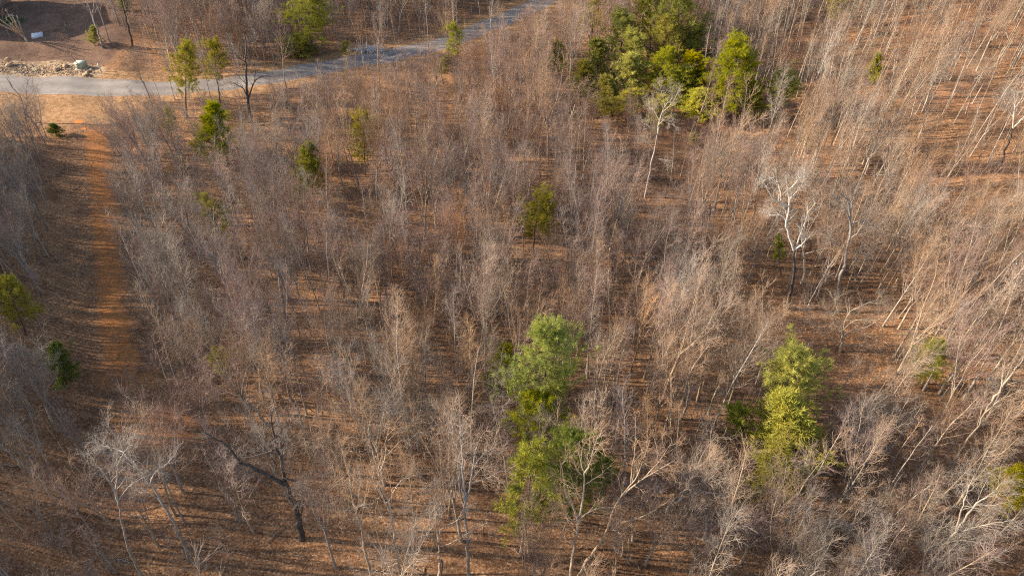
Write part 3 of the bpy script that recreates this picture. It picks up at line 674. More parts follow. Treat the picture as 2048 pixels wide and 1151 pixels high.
H_('brown bare tree with slim twin stems left of the forked arching tree at the bottom',
   [([(803, 1165), (795, 1120), (786, 1060), (782, 1030), (778, 1000)], .17, 0),
    ([(779, 1005), (765, 980), (755, 940), (745, 900), (735, 860)], .1, .4), ([(782, 1030), (768, 1000), (750, 970), (740, 930)], .08, -.6), ([(779, 1010), (790, 975), (810, 955), (825, 945)], .07, .7), ([(757, 950), (770, 915), (772, 880), (780, 850)], .07, .9)],
   'tan', 'tan', 12, 'the twin stemmed brown tree', n2=(9, 6, 5), L2=.95)
H_('brown bare tree curving up from the bottom edge before striped shadows',
   [([(745, 1160), (735, 1125), (727, 1085), (722, 1055), (718, 1035)], .17, 0),
    ([(720, 1045), (705, 1000), (700, 960), (690, 920), (680, 880)], .1, .3), ([(724, 1060), (700, 1020), (680, 990), (668, 960)], .07, -.7), ([(722, 1050), (730, 1000), (735, 960), (738, 925)], .06, .7), ([(722, 1048), (690, 1035), (665, 1020)], .05, -.7)],
   'tan', 'tan', 13, 'the curving brown tree', n2=(9, 6, 5), L2=.95)
H_('short forked tree with long whitish arching side limbs at the bottom edge',
   [([(880, 1168), (880, 1130), (879, 1110), (878, 1090)], .17, 0),
    ([(878, 1095), (880, 1062), (895, 1050), (915, 1040), (925, 1020), (940, 1010)], .09, .4), ([(880, 1092), (905, 1083), (930, 1070), (950, 1055), (975, 1045)], .08, -.6),
    ([(878, 1085), (872, 1050), (870, 1010), (862, 970)], .09, .6), ([(877, 1088), (862, 1070), (850, 1060), (832, 1050)], .07, -.8), ([(872, 1030), (885, 1000), (892, 985)], .06, -.6)],
   'tan', 'grey', 14, 'the forked arching tree', n2=(8, 6, 4), L2=.8)
H_('branching bare tree overlapping the road at the edge of the dry clearing',
   [([(52, 242), (46, 210), (38, 190), (25, 175), (12, 155)], .15, 0), ([(50, 236), (54, 205), (52, 180), (55, 162), (48, 142)], .10, .5),
    ([(55, 165), (62, 150), (68, 138)], .05, -.5), ([(53, 198), (62, 188), (72, 172), (90, 165)], .05, .7), ([(40, 195), (22, 188), (5, 190)], .06, -.7), ([(25, 175), (15, 150), (10, 130)], .06, .5), ([(53, 215), (70, 185), (62, 165)], .05, -1)],
   'grey', 'grey', 15, 'the bare tree beside the dry clearing', n2=(7, 5, 4), L2=.8)
H_('pale grey bare tree with straight twin trunks on the upper slope',
   [([(1838, 278), (1848, 245), (1858, 215), (1866, 190)], .17, 0), ([(1866, 192), (1880, 165), (1890, 140), (1900, 110)], .09, .4), ([(1845, 255), (1852, 215), (1858, 190), (1862, 160)], .09, -.7),
    ([(1862, 200), (1850, 180), (1840, 170)], .05, .8), ([(1868, 185), (1872, 160), (1870, 130)], .06, -.9)],
   'pale', 'pale', 16, 'the pale twin trunked slope tree', n2=(11, 7, 5), L2=1.1)
H_('bare tree with dark foot and whitish forked top near the picture edge of the slope',
   [([(1996, 345), (2008, 310), (2018, 280), (2026, 256)], .19, 0), ([(2026, 256), (2028, 225), (2030, 200), (2025, 175)], .11, .6), ([(2026, 256), (2042, 240), (2056, 222), (2075, 200)], .1, -.6), ([(2028, 235), (2012, 212), (2005, 190)], .06, .7), ([(2030, 215), (2045, 195), (2050, 170)], .06, -1)],
   'dark', 'white', 17, 'the dark footed edge tree', upper='white', n2=(9, 6, 5), L2=1.0)
H_('slender bare tree with a whitish knuckled crown high on the slope',
   [([(1932, 228), (1940, 200), (1945, 178), (1950, 158)], .14, 0), ([(1950, 158), (1945, 140), (1942, 125)], .07, .6), ([(1950, 158), (1962, 148), (1972, 130)], .07, -.6), ([(1950, 156), (1958, 138), (1958, 115)], .06, .3), ([(1949, 160), (1970, 152), (1985, 142)], .05, 1)],
   'pale', 'pale', 18, 'the knuckled slope tree', n2=(9, 6, 4), L2=.9)
H_('thick pale bare tree leaning outward at the lower picture corner',
   [([(1835, 1165), (1865, 1120), (1900, 1075), (1925, 1045)], .2, 0), ([(1925, 1045), (1950, 1010), (1985, 985), (2010, 960)], .11, .6), ([(1905, 1070), (1945, 1055), (1990, 1045), (2030, 1040)], .09, -.7), ([(1912, 1060), (1925, 1015), (1935, 980), (1950, 945)], .09, .8), ([(1890, 1085), (1925, 1080), (1965, 1085)], .07, -1)],
   'pale', 'pale', 19, 'the thick whitish leaning tree', n2=(10, 7, 5), L2=1.0)
H_('long pale trunk slanting up toward the edge above the faint olive pine',
   [([(1895, 945), (1925, 895), (1955, 850), (1985, 800)], .16, 0), ([(1985, 800), (2010, 765), (2035, 730), (2060, 700)], .13, .5), ([(1970, 825), (2000, 800), (2040, 780)], .07, -1), ([(2000, 785), (2005, 750), (2010, 720)], .07, 1), ([(1955, 850), (1965, 815), (1970, 785)], .06, .8)],
   'tan', 'tan', 20, 'the long slanting pale trunk', n2=(9, 6, 5), L2=1.0)
H_('dark straight trunk with a long stem rising off the picture top beside the yard',
   [([(264, 92), (258, 60), (250, 30), (243, 0), (236, -30)], .2, 0), ([(250, 30), (256, 0), (262, -30)], .09, .8), ([(244, 5), (232, -20), (222, -45)], .08, -.8)],
   'dark', 'grey', 21, 'the dark straight yard trunk', n2=(8, 6, 4), L2=1.0)
H_('stout mottled bare tree at the tip of the house shadow, thickest of that pair',
   [([(206, 96), (196, 65), (184, 30), (172, 0)], .26, 0), ([(190, 50), (182, 25), (168, 10), (158, 2)], .12, -.8), ([(184, 30), (188, 5), (186, -25)], .12, .8), ([(172, 0), (164, -20), (160, -45)], .1, .4)],
   'grey', 'grey', 22, 'the stout shadow tip tree', n2=(9, 6, 4), L2=1.1)
H_('slimmer grey bare tree standing behind the stout mottled one at the house shadow',
   [([(219, 84), (210, 55), (200, 25), (188, -5)], .17, 0), ([(200, 25), (204, 0), (202, -28)], .08, .8), ([(190, 0), (178, -22), (172, -45)], .08, -.5)],
   'grey', 'grey', 23, 'the slimmer shadow tip tree', n2=(8, 6, 4), L2=1.0)

# ------------------------------------------------------------------ where the rest of the woods stands
def inpoly(px, py, poly):
    c = np.zeros(np.shape(px), bool); n = len(poly)
    for i in range(n):
        (x1, y1), (x2, y2) = poly[i], poly[(i + 1) % n]
        c ^= ((y1 > py) != (y2 > py)) & (px < (x2 - x1) * (py - y1) / (y2 - y1 + 1e-9) + x1)
    return c
def scatter(cell, dens, seed, ylo=12, yhi=185, marg=18):
    r = np.random.default_rng(seed)
    xs = np.arange(-150, 150, cell); ys = np.arange(ylo, yhi, cell)
    A, B = np.meshgrid(xs, ys); A = (A + r.random(A.shape) * cell).ravel(); B = (B + r.random(B.shape) * cell).ravel()
    z = hz(A, B); px, py = proj(A, B, z)
    half = (B * cP + H * sP) * 1024 / FPX + marg
    ok = np.abs(A + 7) < half + 7
    d = dens(A, B, px, py); ok &= r.random(A.shape) < d
    d_, w_ = poly_dist(A, B, RC, RHW); ok &= d_ > w_ + 1.6
    return A[ok], B[ok], z[ok], px[ok], py[ok], r
def dens_tree(A, B, px, py):
    d = np.ones_like(A) * .92
    d = np.where(inpoly(px, py, [(-400, 190), (270, 190), (250, 275), (60, 285), (-400, 330)]), .0, d)             # dry clearing by the road
    d = np.where(inpoly(px, py, [(95, 270), (225, 270), (240, 480), (262, 730), (120, 760), (95, 600), (105, 420)]), .015, d)  # track
    d = np.where(inpoly(px, py, [(-600, -60), (150, -60), (235, 60), (262, 140), (-600, 150)]), .0, d)                       # yard
    d = np.where(inpoly(px, py, [(235, 60), (330, 110), (330, 150), (240, 150)]), .15, d)
    d = np.where(inpoly(px, py, [(560, 95), (760, 60), (900, 40), (1000, 0), (1060, 0), (960, 60), (760, 110), (580, 140)]), .45, d)
    d = np.where(inpoly(px, py, [(980, 60), (1150, 0), (1150, 60), (1090, 110)]), .18, d)
    d = np.where(inpoly(px, py, [(150, 760), (380, 760), (400, 960), (200, 960)]), .35, d)   # orange opening
    d = np.where(inpoly(px, py, [(-300, 280), (100, 270), (100, 760), (-300, 760)]), 1.0, d)
    d = np.where(inpoly(px, py, [(400, 960), (1060, 960), (1060, 1400), (400, 1400)]), .33, d)
    d = np.where(inpoly(px, py, [(-200, 960), (400, 960), (400, 1400), (-200, 1400)]), .5, d)
    d = np.where(inpoly(px, py, [(1060, 820), (2200, 820), (2200, 1400), (1060, 1400)]), .78, d)
    d = np.where(inpoly(px, py, [(250, 620), (1060, 620), (1060, 960), (400, 960)]), .8, d)
    d = np.where(inpoly(px, py, [(1560, 60), (2300, -80), (2300, 520), (1800, 480), (1560, 260)]), .5, d)
    for cx_, cy_, r_ in [(1095, 800, 48), (1580, 860, 50), (1842, 740, 24), (420, 270, 34), (720, 300, 26), (50, 630, 36)]:
        d = np.where(((px - cx_) ** 2 + (py - cy_) ** 2) < r_ * r_, .1, d)
    # thin and thick places of the wood
    d = d * np.clip(.90 + .22 * np.sin(A * .21 + 2) * np.sin(B * .27 + 1) + .12 * np.sin(A * .6) * np.sin(B * .7), .3, 1)
    return d
def region(px, py):
    """how the wood looks there: weights slim, fan, broad, sapling, and the bark / twig mix"""
    if py < 130 and px < 900: return (.3, .3, .22, .03, .15), ('grey', 'grey', 'tan'), ('purple', 'purple', 'grey', 'tan')
    if px > 1500 and py < 420: return (.5, .18, .14, .04, .14), ('pale', 'pale', 'tan'), ('tan', 'tan', 'pale', 'rust')
    if px > 1380 and py < 200: return (.6, .15, .11, .0, .14), ('pale', 'pale', 'grey'), ('purple', 'pale', 'tan')
    if px > 1500: return (.34, .26, .22, .04, .14), ('tan', 'pale', 'tan'), ('tan', 'pale', 'tan', 'purple')
    if px < 650 and 180 < py < 760: return (.20, .32, .26, .04, .18), ('grey', 'grey', 'pale'), ('purple', 'grey', 'purple', 'pale')
    if py > 760 and px < 700: return (.20, .36, .26, .05, .13), ('grey', 'grey', 'tan'), ('grey', 'pale', 'tan', 'purple')
    if py > 640: return (.16, .33, .34, .04, .13), ('tan', 'pale', 'tan'), ('tan', 'tan', 'pale', 'purple')
    if py < 420: return (.3, .24, .26, .03, .17), ('grey', 'tan', 'pale'), ('purple', 'tan', 'purple', 'rust')
    return (.24, .33, .25, .03, .15), ('grey', 'tan', 'grey'), ('purple', 'purple', 'tan', 'grey', 'rust')
KN = ['pole', 'slim', 'fan', 'broad', 'sapling']
A, B, Zt, PX, PY, r = scatter(1.84, dens_tree, 77)
hp = np.array([h[0][:2] for h in heroes])
okh = np.array([np.min(np.hypot(hp[:, 0] - a, hp[:, 1] - b)) > 1.7 for a, b in zip(A, B)])
A, B, Zt, PX, PY = A[okh], B[okh], Zt[okh], PX[okh], PY[okh]
N = len(A)
trees = []
for i in range(N):
    wts, bk, tw = region(PX[i], PY[i])
    k = KN[r.choice(5, p=wts)]; sc_ = r.normal(.97, .17)
    if PX[i] < 1500: sc_ *= .86 if 180 < PY[i] < 420 else .92 if PY[i] < 760 and PY[i] > 420 else 1.0
    elif PY[i] > 420: sc_ *= .93
    sc_ *= .96 + .09 * math.sin(A[i] * .17 + 1) * math.sin(B[i] * .13 + 2) + .08 * math.sin(A[i] * .5 + B[i] * .3)
    sc_ = float(np.clip(sc_, .5, 1.32))
    proto = int(r.integers(len(PROTO[k])))
    bark = bk[r.integers(len(bk))]; twig = tw[r.integers(len(tw))]
    if k == 'sapling': sc_ *= .95
    h = SHAPES[k][2] * sc_
    px1, py1 = proj(A[i], B[i], Zt[i] + h)
    trees.append(dict(x=A[i], y=B[i], z=Zt[i], k=k, s=sc_, p=proto, b=bark, t=twig, h=h, px=PX[i], py=PY[i], tx=px1, ty=py1, rz=r.random() * 6.28, size=math.hypot(px1 - PX[i], py1 - PY[i])))
# keep sight lines that the photograph has: the road and the evergreens are seen over or between the tops
road_x = [a for a, b, c in road_px]; road_y = [b + 25 - abs(a) * 0 for a, b, c in road_px]
zones = [(p[0] - 8, p[1] + 8, p[2] - 4, p[3] + 4, p[4][1], .35 if p[5] == 'thin' else .6 if p[5] == 'open' else .92 if p[1] - p[0] > 105 or (1150 < p[0] < 1530 and p[3] < 260) else .72) for p in pines]
zones += HZONE
LANE = [(95, 268), (222, 262), (236, 400), (242, 540), (275, 690), (245, 770), (130, 770), (95, 600), (105, 420)]
kept = []
for t in trees:
    ry = float(np.interp(t['px'], road_x, road_y)); drop = False
    if t['py'] > ry + 6 and t['px'] < 1120:
        tall = t['py'] - t['ty']; room = t['py'] - ry
        if tall > room:
            if r.random() < (.10 if 220 < t['px'] < 1000 else .03): pass
            else:
                f = room / tall * (.8 + .35 * r.random())
                if f < .42: drop = r.random() < .75; f = max(f, .3)
                f = min(f, 1); t['s'] *= f; t['h'] *= f; t['tx'], t['ty'] = proj(t['x'], t['y'], t['z'] + t['h']); t['size'] *= f
    for (a0, a1, b0, b1_, by, pr_) in zones:
        if t['py'] > by - 6 and any(a0 < t['px'] + (t['tx'] - t['px']) * k < a1 and b0 < t['py'] + (t['ty'] - t['py']) * k < b1_ for k in (.35, .55, .75, .97)) and r.random() < pr_: drop = True
    if np.any(inpoly(np.array([t['px'] + (t['tx'] - t['px']) * k for k in (.3, .6, .95)]), np.array([t['py'] + (t['ty'] - t['py']) * k for k in (.3, .6, .95)]), LANE)) and r.random() < .96: drop = True
    if not drop: kept.append(t)
trees = kept
def inframe(t):
    mx, my = (t['px'] * .35 + t['tx'] * .65), (t['py'] * .35 + t['ty'] * .65)
    return -10 < mx < 2058 and 15 < my < 1160
cand = sorted([t for t in trees if inframe(t) and t['k'] != 'sapling'], key=lambda t: -t['size'])
single = cand[:272]; sid = {id(t) for t in single}; rest = [t for t in trees if id(t) not in sid]

# ------------------------------------------------------------------ labels for the single trees
land = [(h[0], h[1]) for h in heroes]
short_pine = {15: 'the biggest bright pine', 22: 'the golden evergreen', 21: 'the wide yellow green pine', 23: 'the thin light green pine', 25: 'the small round bright pine', 26: 'the faint corner pine',
              9: 'the lone central olive pine', 10: 'the see-through olive pine', 12: 'the olive pine on the dark bank', 13: 'the small dark track evergreen', 14: 'the small thin yellow pine',
              17: 'the small deep green evergreen', 18: 'the shaded bottom pine', 27: 'the little dark pine', 4: 'the bushy thicket evergreen', 6: 'the conical olive pine', 7: 'the narrow leaning pine', 24: 'the dull olive pine'}
for k, s_ in short_pine.items(): land.append((pine_spots[k][0], s_))
land.append((at(300, 860), 'the orange clearing')); land.append((at(222, 660), 'the end of the dirt track'))
ORD = ['first', 'second', 'third', 'fourth', 'fifth', 'sixth', 'seventh', 'eighth', 'ninth', 'tenth', 'eleventh', 'twelfth', 'thirteenth', 'fourteenth', 'fifteenth', 'sixteenth', 'seventeenth', 'eighteenth', 'nineteenth', 'twentieth']
def look(t):
    shp = {'pole': 'pole thin', 'slim': 'slim straight', 'fan': 'fan shaped', 'broad': 'broad crooked', 'sapling': 'small'}[t['k']]
    c = {'pale': 'pale', 'grey': 'grey', 'purple': 'purplish', 'tan': 'tan', 'rust': 'rusty', 'white': 'white'}[t['t']]
    return c + ' ' + shp
secs = {}
for t in trees:
    best = min(range(len(land)), key=lambda k: (land[k][0][0] - t['x']) ** 2 + (land[k][0][1] - t['y']) ** 2)
    lx, ly = land[best][0][:2]; dx, dy = t['x'] - lx, t['y'] - ly
    if abs(dx) > abs(dy): rel = 'right of' if dx > 0 else 'left of'
    else: rel = 'behind' if dy > 0 else 'in front of'
    t['d'] = math.hypot(dx, dy); t['key'] = (look(t), rel, land[best][1]); secs.setdefault(t['key'], []).append(t)
for key, L_ in secs.items():
    L_.sort(key=lambda t: t['d'])
    for n_, t in enumerate(L_):
        lk, rel, nm = key
        o_ = '' if len(L_) == 1 else ORD[min(n_, 19)] + ' '
        t['label'] = f"{o_}{lk} tree {'' if len(L_) == 1 else 'out '}{rel} {nm}"
for t in single:
    e = empty("bare_tree", (t['x'], t['y'], t['z']), t['rz'], (t['s'],) * 3)
    tm, cm = PROTO[t['k']][t['p']][:2]
    o = link("trunk", tm, e); o.material_slots[0].link = 'OBJECT'; o.material_slots[0].material = BARK[t['b']]
    o = link("crown", cm, e); o.material_slots[0].link = 'OBJECT'; o.material_slots[0].material = TWIG[t['t']]
    set_props(e, t['label'], "tree", "bare trees of the near woods")

# ------------------------------------------------------------------ the mass of further trees and brush
def proto_object(name, k, i, bark, twig):
    tr, cr = PROTO[k][i][2:4]
    Vs, Qs, n, mi = [], [], 0, []
    for m, sets in ((0, tr), (1, cr)):
        for P, R, s in sets:
            v, q_ = tubes(P, R, s); Vs.append(v); Qs.append(q_ + n); n += len(v); mi += [m] * len(q_)
    me = make_mesh(name, np.concatenate(Vs), [np.concatenate(Qs)], [BARK[bark], TWIG[twig]], True, mi)
    return me
def mass(name, items, label, cat=None):
    """items: dict with x,y,z,rz,s,key ; one object whose node tree repeats the shapes at its points"""
    keys = sorted({t['key2'] for t in items}); coll = bpy.data.collections.new(name + "_shapes"); cache = {}
    for n_, (k, i, bk, tw) in enumerate(keys):
        if (k, i) not in cache: cache[(k, i)] = proto_object(name, k, i, bk, tw)
        o = bpy.data.objects.new(f"{name}_{n_:03d}", cache[(k, i)])
        for s_, m_ in zip(o.material_slots, (BARK[bk], TWIG[tw])): s_.link = 'OBJECT'; s_.material = m_
        coll.objects.link(o)
    idx = {k: n_ for n_, k in enumerate(keys)}
    me = bpy.data.meshes.new(name); me.from_pydata([(t['x'], t['y'], t['z']) for t in items], [], [])
    a = me.attributes.new("turn", 'FLOAT_VECTOR', 'POINT'); a.data.foreach_set("vector", np.array([(t.get('ax', 0), t.get('ay', 0), t['rz']) for t in items], np.float32).ravel())
    a = me.attributes.new("size", 'FLOAT', 'POINT'); a.data.foreach_set("value", np.array([t['s'] for t in items], np.float32))
    a = me.attributes.new("which", 'INT', 'POINT'); a.data.foreach_set("value", np.array([idx[t['key2']] for t in items], np.int32))
    ob = link(name, me)
    g = bpy.data.node_groups.new(name, 'GeometryNodeTree')
    g.interface.new_socket("Geometry", in_out='INPUT', socket_type='NodeSocketGeometry'); g.interface.new_socket("Geometry", in_out='OUTPUT', socket_type='NodeSocketGeometry')
    nd, L = g.nodes, g.links
    gi, go = nd.new("NodeGroupInput"), nd.new("NodeGroupOutput")
    ci = nd.new("GeometryNodeCollectionInfo"); ci.inputs["Collection"].default_value = coll; ci.inputs["Separate Children"].default_value = True; ci.inputs["Reset Children"].default_value = True
    ip = nd.new("GeometryNodeInstanceOnPoints"); ip.inputs["Pick Instance"].default_value = True
    def attr(nm, ty):
        x = nd.new("GeometryNodeInputNamedAttribute"); x.data_type = ty; x.inputs["Name"].default_value = nm
        return next(o for o in x.outputs if o.enabled)
    L.new(gi.outputs[0], ip.inputs["Points"]); L.new(ci.outputs[0], ip.inputs["Instance"])
    L.new(attr("which", 'INT'), ip.inputs["Instance Index"]); L.new(attr("turn", 'FLOAT_VECTOR'), ip.inputs["Rotation"]); L.new(attr("size", 'FLOAT'), ip.inputs["Scale"])
    L.new(ip.outputs[0], go.inputs[0])
    ob.modifiers.new("scatter", 'NODES').node_group = g
    set_props(ob, label, cat, kind='stuff'); return ob
for t in rest: t['key2'] = (t['k'], t['p'], t['b'], t['t'])
mass("bare_woodland", rest, "grey brown mass of leafless young trees filling the woods between road and slope")

def dens_brush(A, B, px, py):
    d = np.ones_like(A) * .68
    d = np.where(inpoly(px, py, [(-400, 190), (270, 190), (250, 262), (60, 275), (-400, 330)]), .015, d)
    d = np.where(inpoly(px, py, [(105, 270), (235, 270), (250, 480), (262, 740), (120, 760), (105, 600), (110, 420)]), .03, d)
    d = np.where(inpoly(px, py, [(-600, -60), (150, -60), (235, 60), (262, 150), (-600, 150)]), .02, d)
    d = np.where(inpoly(px, py, [(-600, -120), (200, -120), (230, 10), (-600, 12)]), .25, d)
    d = np.where(inpoly(px, py, [(980, 60), (1150, 0), (1150, 60), (1090, 110)]), .1, d)
    d = np.where(inpoly(px, py, [(400, 960), (1060, 960), (1060, 1400), (400, 1400)]), .14, d)
    d = np.where(inpoly(px, py, [(-200, 900), (400, 900), (400, 1400), (-200, 1400)]), .5, d)
    d = np.where(inpoly(px, py, [(200, 190), (650, 190), (1000, 330), (1000, 620), (500, 720), (260, 600)]), .85, d)
    d = np.where(inpoly(px, py, [(1150, 850), (2200, 850), (2200, 1400), (1150, 1400)]), .95, d)
    return d * np.clip(.75 + .45 * np.sin(A * .33 + 1) * np.sin(B * .41 + 2), .2, 1)
A2, B2, Z2, PX2, PY2, r2_ = scatter(1.6, dens_brush, 99)
brush = []
for i in range(len(A2)):
    sap = r2_.random() < .4; k = 'sapling' if sap else 'brush'
    _, bk, tw = region(PX2[i], PY2[i]); tw = tuple(tw) + ('rust', 'purple')
    brush.append(dict(x=A2[i], y=B2[i], z=Z2[i], rz=r2_.random() * 6.28, s=float(np.clip(r2_.normal(.62 if sap else .9, .2), .3, 1.4)),
                      key2=(k, int(r2_.integers(len(PROTO[k]))), bk[r2_.integers(len(bk))], tw[r2_.integers(len(tw))])))
mass("underbrush", brush, "knee to head high twiggy brown brush under and between the bare trees")

# ------------------------------------------------------------------ things by the road and in the yard
def rock_mesh(seed, d):
    import bmesh
    bm = bmesh.new(); bmesh.ops.create_icosphere(bm, subdivisions=3, radius=.5); rg = random.Random(seed)
    pl = [(Vector((rg.gauss(0, 1), rg.gauss(0, 1), rg.gauss(0, 1))).normalized(), rg.uniform(.33, .46)) for _ in range(11)]
    for v in bm.verts:
        for n_, h_ in pl:
            k = v.co.dot(n_) - h_
            if k > 0: v.co -= n_ * k * .85
        v.co.x *= d[0]; v.co.y *= d[1]; v.co.z *= d[2]
    me = bpy.data.meshes.new("boulder"); bm.to_mesh(me); bm.free(); return me
M_ROCK = mat('tan_rock', (.46, .31, .18), (.30, .20, .125), 2.5, detail=6)
M_ROCKM = mat('mossy_rock', (.34, .29, .16), (.24, .22, .12), 3)
boulders = [((20, 127), (1.5, 1.1, .9), M_ROCK, 'round tan boulder sitting on top of another at the driveway end of the gravel strip'),
            ((19, 132), (1.8, 1.2, .8), M_ROCK, 'wide tan boulder under the round one at the end of the gravel strip'),
            ((71, 140), (2.0, .9, .5), M_ROCKM, 'flat mossy boulder lying on the gravel strip nearest the asphalt'),
            ((114, 141), (1.5, 1.1, .9), M_ROCK, 'rounded tan boulder in the middle of the gravel strip'),
            ((131, 133), (1.7, 1.1, .7), M_ROCK, 'long tan boulder along the back edge of the gravel strip'),
            ((173, 151), (1.7, 1.1, .8), M_ROCK, 'pale boulder at the corner where gravel, grass and asphalt meet'),
            ((176, 145), (1.6, .8, .5), M_ROCK, 'flat slab boulder just behind the corner one'),
            ((183, 141), (.9, .7, .5), M_ROCK, 'small stone next to the green utility box')]
for i, (p, d, m_, lab) in enumerate(boulders):
    b = at(*p); d = tuple(k * .8 for k in d); o = link("boulder", rock_mesh(i, d), None, [m_], (b[0], b[1], b[2] + d[2] * .28 + (.55 if i == 0 else 0)))
    o.rotation_euler = (0, 0, i * 1.3); set_props(o, lab, "boulder", "boulders along the gravel strip")
# small stones scattered on the strip: nobody could count them
rg = np.random.default_rng(3); V, T = [], []; n = 0
ico = np.array([[0, 0, 1], [.9, 0, .1], [.2, .85, 0], [-.8, .5, .1], [-.6, -.6, 0], [.4, -.8, .1], [0, 0, -.6]])
tri = np.array([[0, 1, 2], [0, 2, 3], [0, 3, 4], [0, 4, 5], [0, 5, 1], [6, 2, 1], [6, 3, 2], [6, 4, 3], [6, 5, 4], [6, 1, 5]])
sp0, sp1 = at(-260, 128), at(186, 143)
for _ in range(2600):
    t = rg.random(); p = sp0 * (1 - t) + sp1 * t; x, y = p[0] + rg.normal(0, .4), p[1] + rg.normal(0, 1.25)
    s = abs(rg.normal(.06, .05)) + .04; v = ico * s * (1, 1, .7) * (1 + rg.normal(0, .15, (7, 3))); a = rg.random() * 6.28
    v = np.c_[v[:, 0]*math.cos(a) - v[:, 1]*math.sin(a), v[:, 0]*math.sin(a) + v[:, 1]*math.cos(a), v[:, 2]] + (x, y, float(hz(x, y)) + s * .2); V.append(v); T.append(tri + n); n += 7
dd, ww = poly_dist(np.array([v[0, 0] for v in V]), np.array([v[0, 1] for v in V]), RC, RHW)
keep = dd > ww + .25
V = [v for v, k in zip(V, keep) if k]; T = [tri + 7 * i for i in range(len(V))]
set_props(link("gravel", make_mesh("gravel", np.concatenate(V), [np.concatenate(T)], [mat('tan_gravel', (.38, .27, .175), (.24, .165, .105), 1.5)])), "tan stones and gravel spread between mulch bank and road", kind='stuff')

# green utility box
M_UT = mat('utility_green', (.30, .33, .22), (.25, .28, .18), 2, rough=.5, spec=.4); M_CON = mat('concrete', (.42, .39, .34), (.33, .30, .27), 5)
b = at(165, 137); e = empty("utility_box", b, .1); set_props(e, "boxy pale green utility cabinet on a concrete pad beside the boulders", "utility box")
m_ = MB(); m_.box((0, 0, .06), (1.9, 1.5, .22)); link("base_pad", m_.build("base_pad", [M_CON]), e)
m_ = MB(); m_.box((0, .05, .62), (1.5, 1.1, .9)); link("cabinet", m_.build("cabinet", [M_UT]), e)
m_ = MB(); m_.box((0, 0, 1.13), (1.62, 1.25, .14), taper=.93); link("lid", m_.build("lid", [mat('utility_lid', (.46, .48, .36), (.40, .42, .31), 2, rough=.5, spec=.4)]), e)
m_ = MB(); m_.box((-.36, -.515, .62), (.66, .03, .76)); m_.box((.36, -.515, .62), (.66, .03, .76)); link("door", m_.build("door", [M_UT]), e)
m_ = MB(); m_.box((0, -.55, .62), (.07, .05, .2)); link("handle", m_.build("handle", [mat('steel', (.3, .3, .3), rough=.4)]), e)
# marker post
b = at(203, 144); e = empty("marker_post", b); set_props(e, "thin pale marker post with white cap on the dry grass near the utility box", "post")
m_ = MB(); m_.box((0, 0, .55), (.11, .11, 1.3)); link("post", m_.build("post", [mat('weathered_wood', (.42, .36, .29), (.30, .25, .2), 4)]), e); e.rotation_euler = (0, -.08, 0)
m_ = MB(); m_.box((0, 0, 1.3), (.22, .20, .24), taper=.8); link("cap", m_.build("cap", [mat('white_cap', (.75, .72, .66))]), e)
# pale lid in the house shadow
b = at(75, 72); e = empty("cistern_cover", b, .5); set_props(e, "flat whitish rectangular cover lying in the dark house shadow", "cover")
m_ = MB(); m_.box((0, 0, .08), (1.9, 2.2, .24), taper=.96); link("rim", m_.build("rim", [mat('cover_rim', (.5, .5, .5))]), e)
m_ = MB(); m_.box((0, 0, .24), (1.7, 2.0, .08), taper=.94); link("lid", m_.build("lid", [mat('cover_lid', (.55, .56, .56), (.48, .49, .49), 1)]), e)
# pruned ornamental tree
rg = np.random.default_rng(21); b = at(55, 83); e = empty("pollarded_tree", b); set_props(e, "small hard pruned tree with a broom of knobby upright stubs by the house shadow", "tree")
P, R = trunk_line(rg, 1.5, .16, K=5, tip=.8, lean=.03); P[0, :, 0] -= np.linspace(0, .5, 5)
l1, q1 = grow(rg, P, R, 15, .35, 1, 4.2, 28, up=.05, K=6, rf=.55, rmin=.05, wander=.06, fall=.15, tip=.65)
link("trunk", tube_mesh("trunk", [(P, R, 8)], [BARK['tan']]), e); link("limbs", tube_mesh("limbs", [(l1, q1, 6)], [BARK['tan']]), e)
b1, r1 = grow(rg, l1, q1, 4, .9, 1, .55, 50, up=.1, K=3, rf=.8, rmin=.03, wander=.2, fall=.2); link("crown", tube_mesh("crown", [(b1, r1, 4)], [BARK['pale']]), e)
# brush pile by the road
rg = np.random.default_rng(22); b = at(733, 103); n = 110
c = np.c_[rg.normal(0, 1.5, n), rg.normal(0, .55, n), np.abs(rg.normal(.35, .3, n))]; d = unit(np.c_[rg.normal(0, 1, n), rg.normal(0, .6, n), rg.normal(0, .25, n)]); K = 5
P = c[:, None] + d[:, None] * (np.linspace(-.9, .9, K)[None, :, None]) + rg.normal(0, .07, (n, K, 3)); P[..., 2] = np.abs(P[..., 2]) + .03
R = (.02 + .05 * rg.random((n, 1))) * np.linspace(1, .5, K)[None]
o = link("brush_pile", tube_mesh("brush_pile", [(P, R, 5)], [mat('bleached_wood', (.66, .63, .58), (.5, .46, .42), 2)]), None, None, b); set_props(o, "heap of bleached cut branches at the far road edge by the blue shadow", "brush pile")
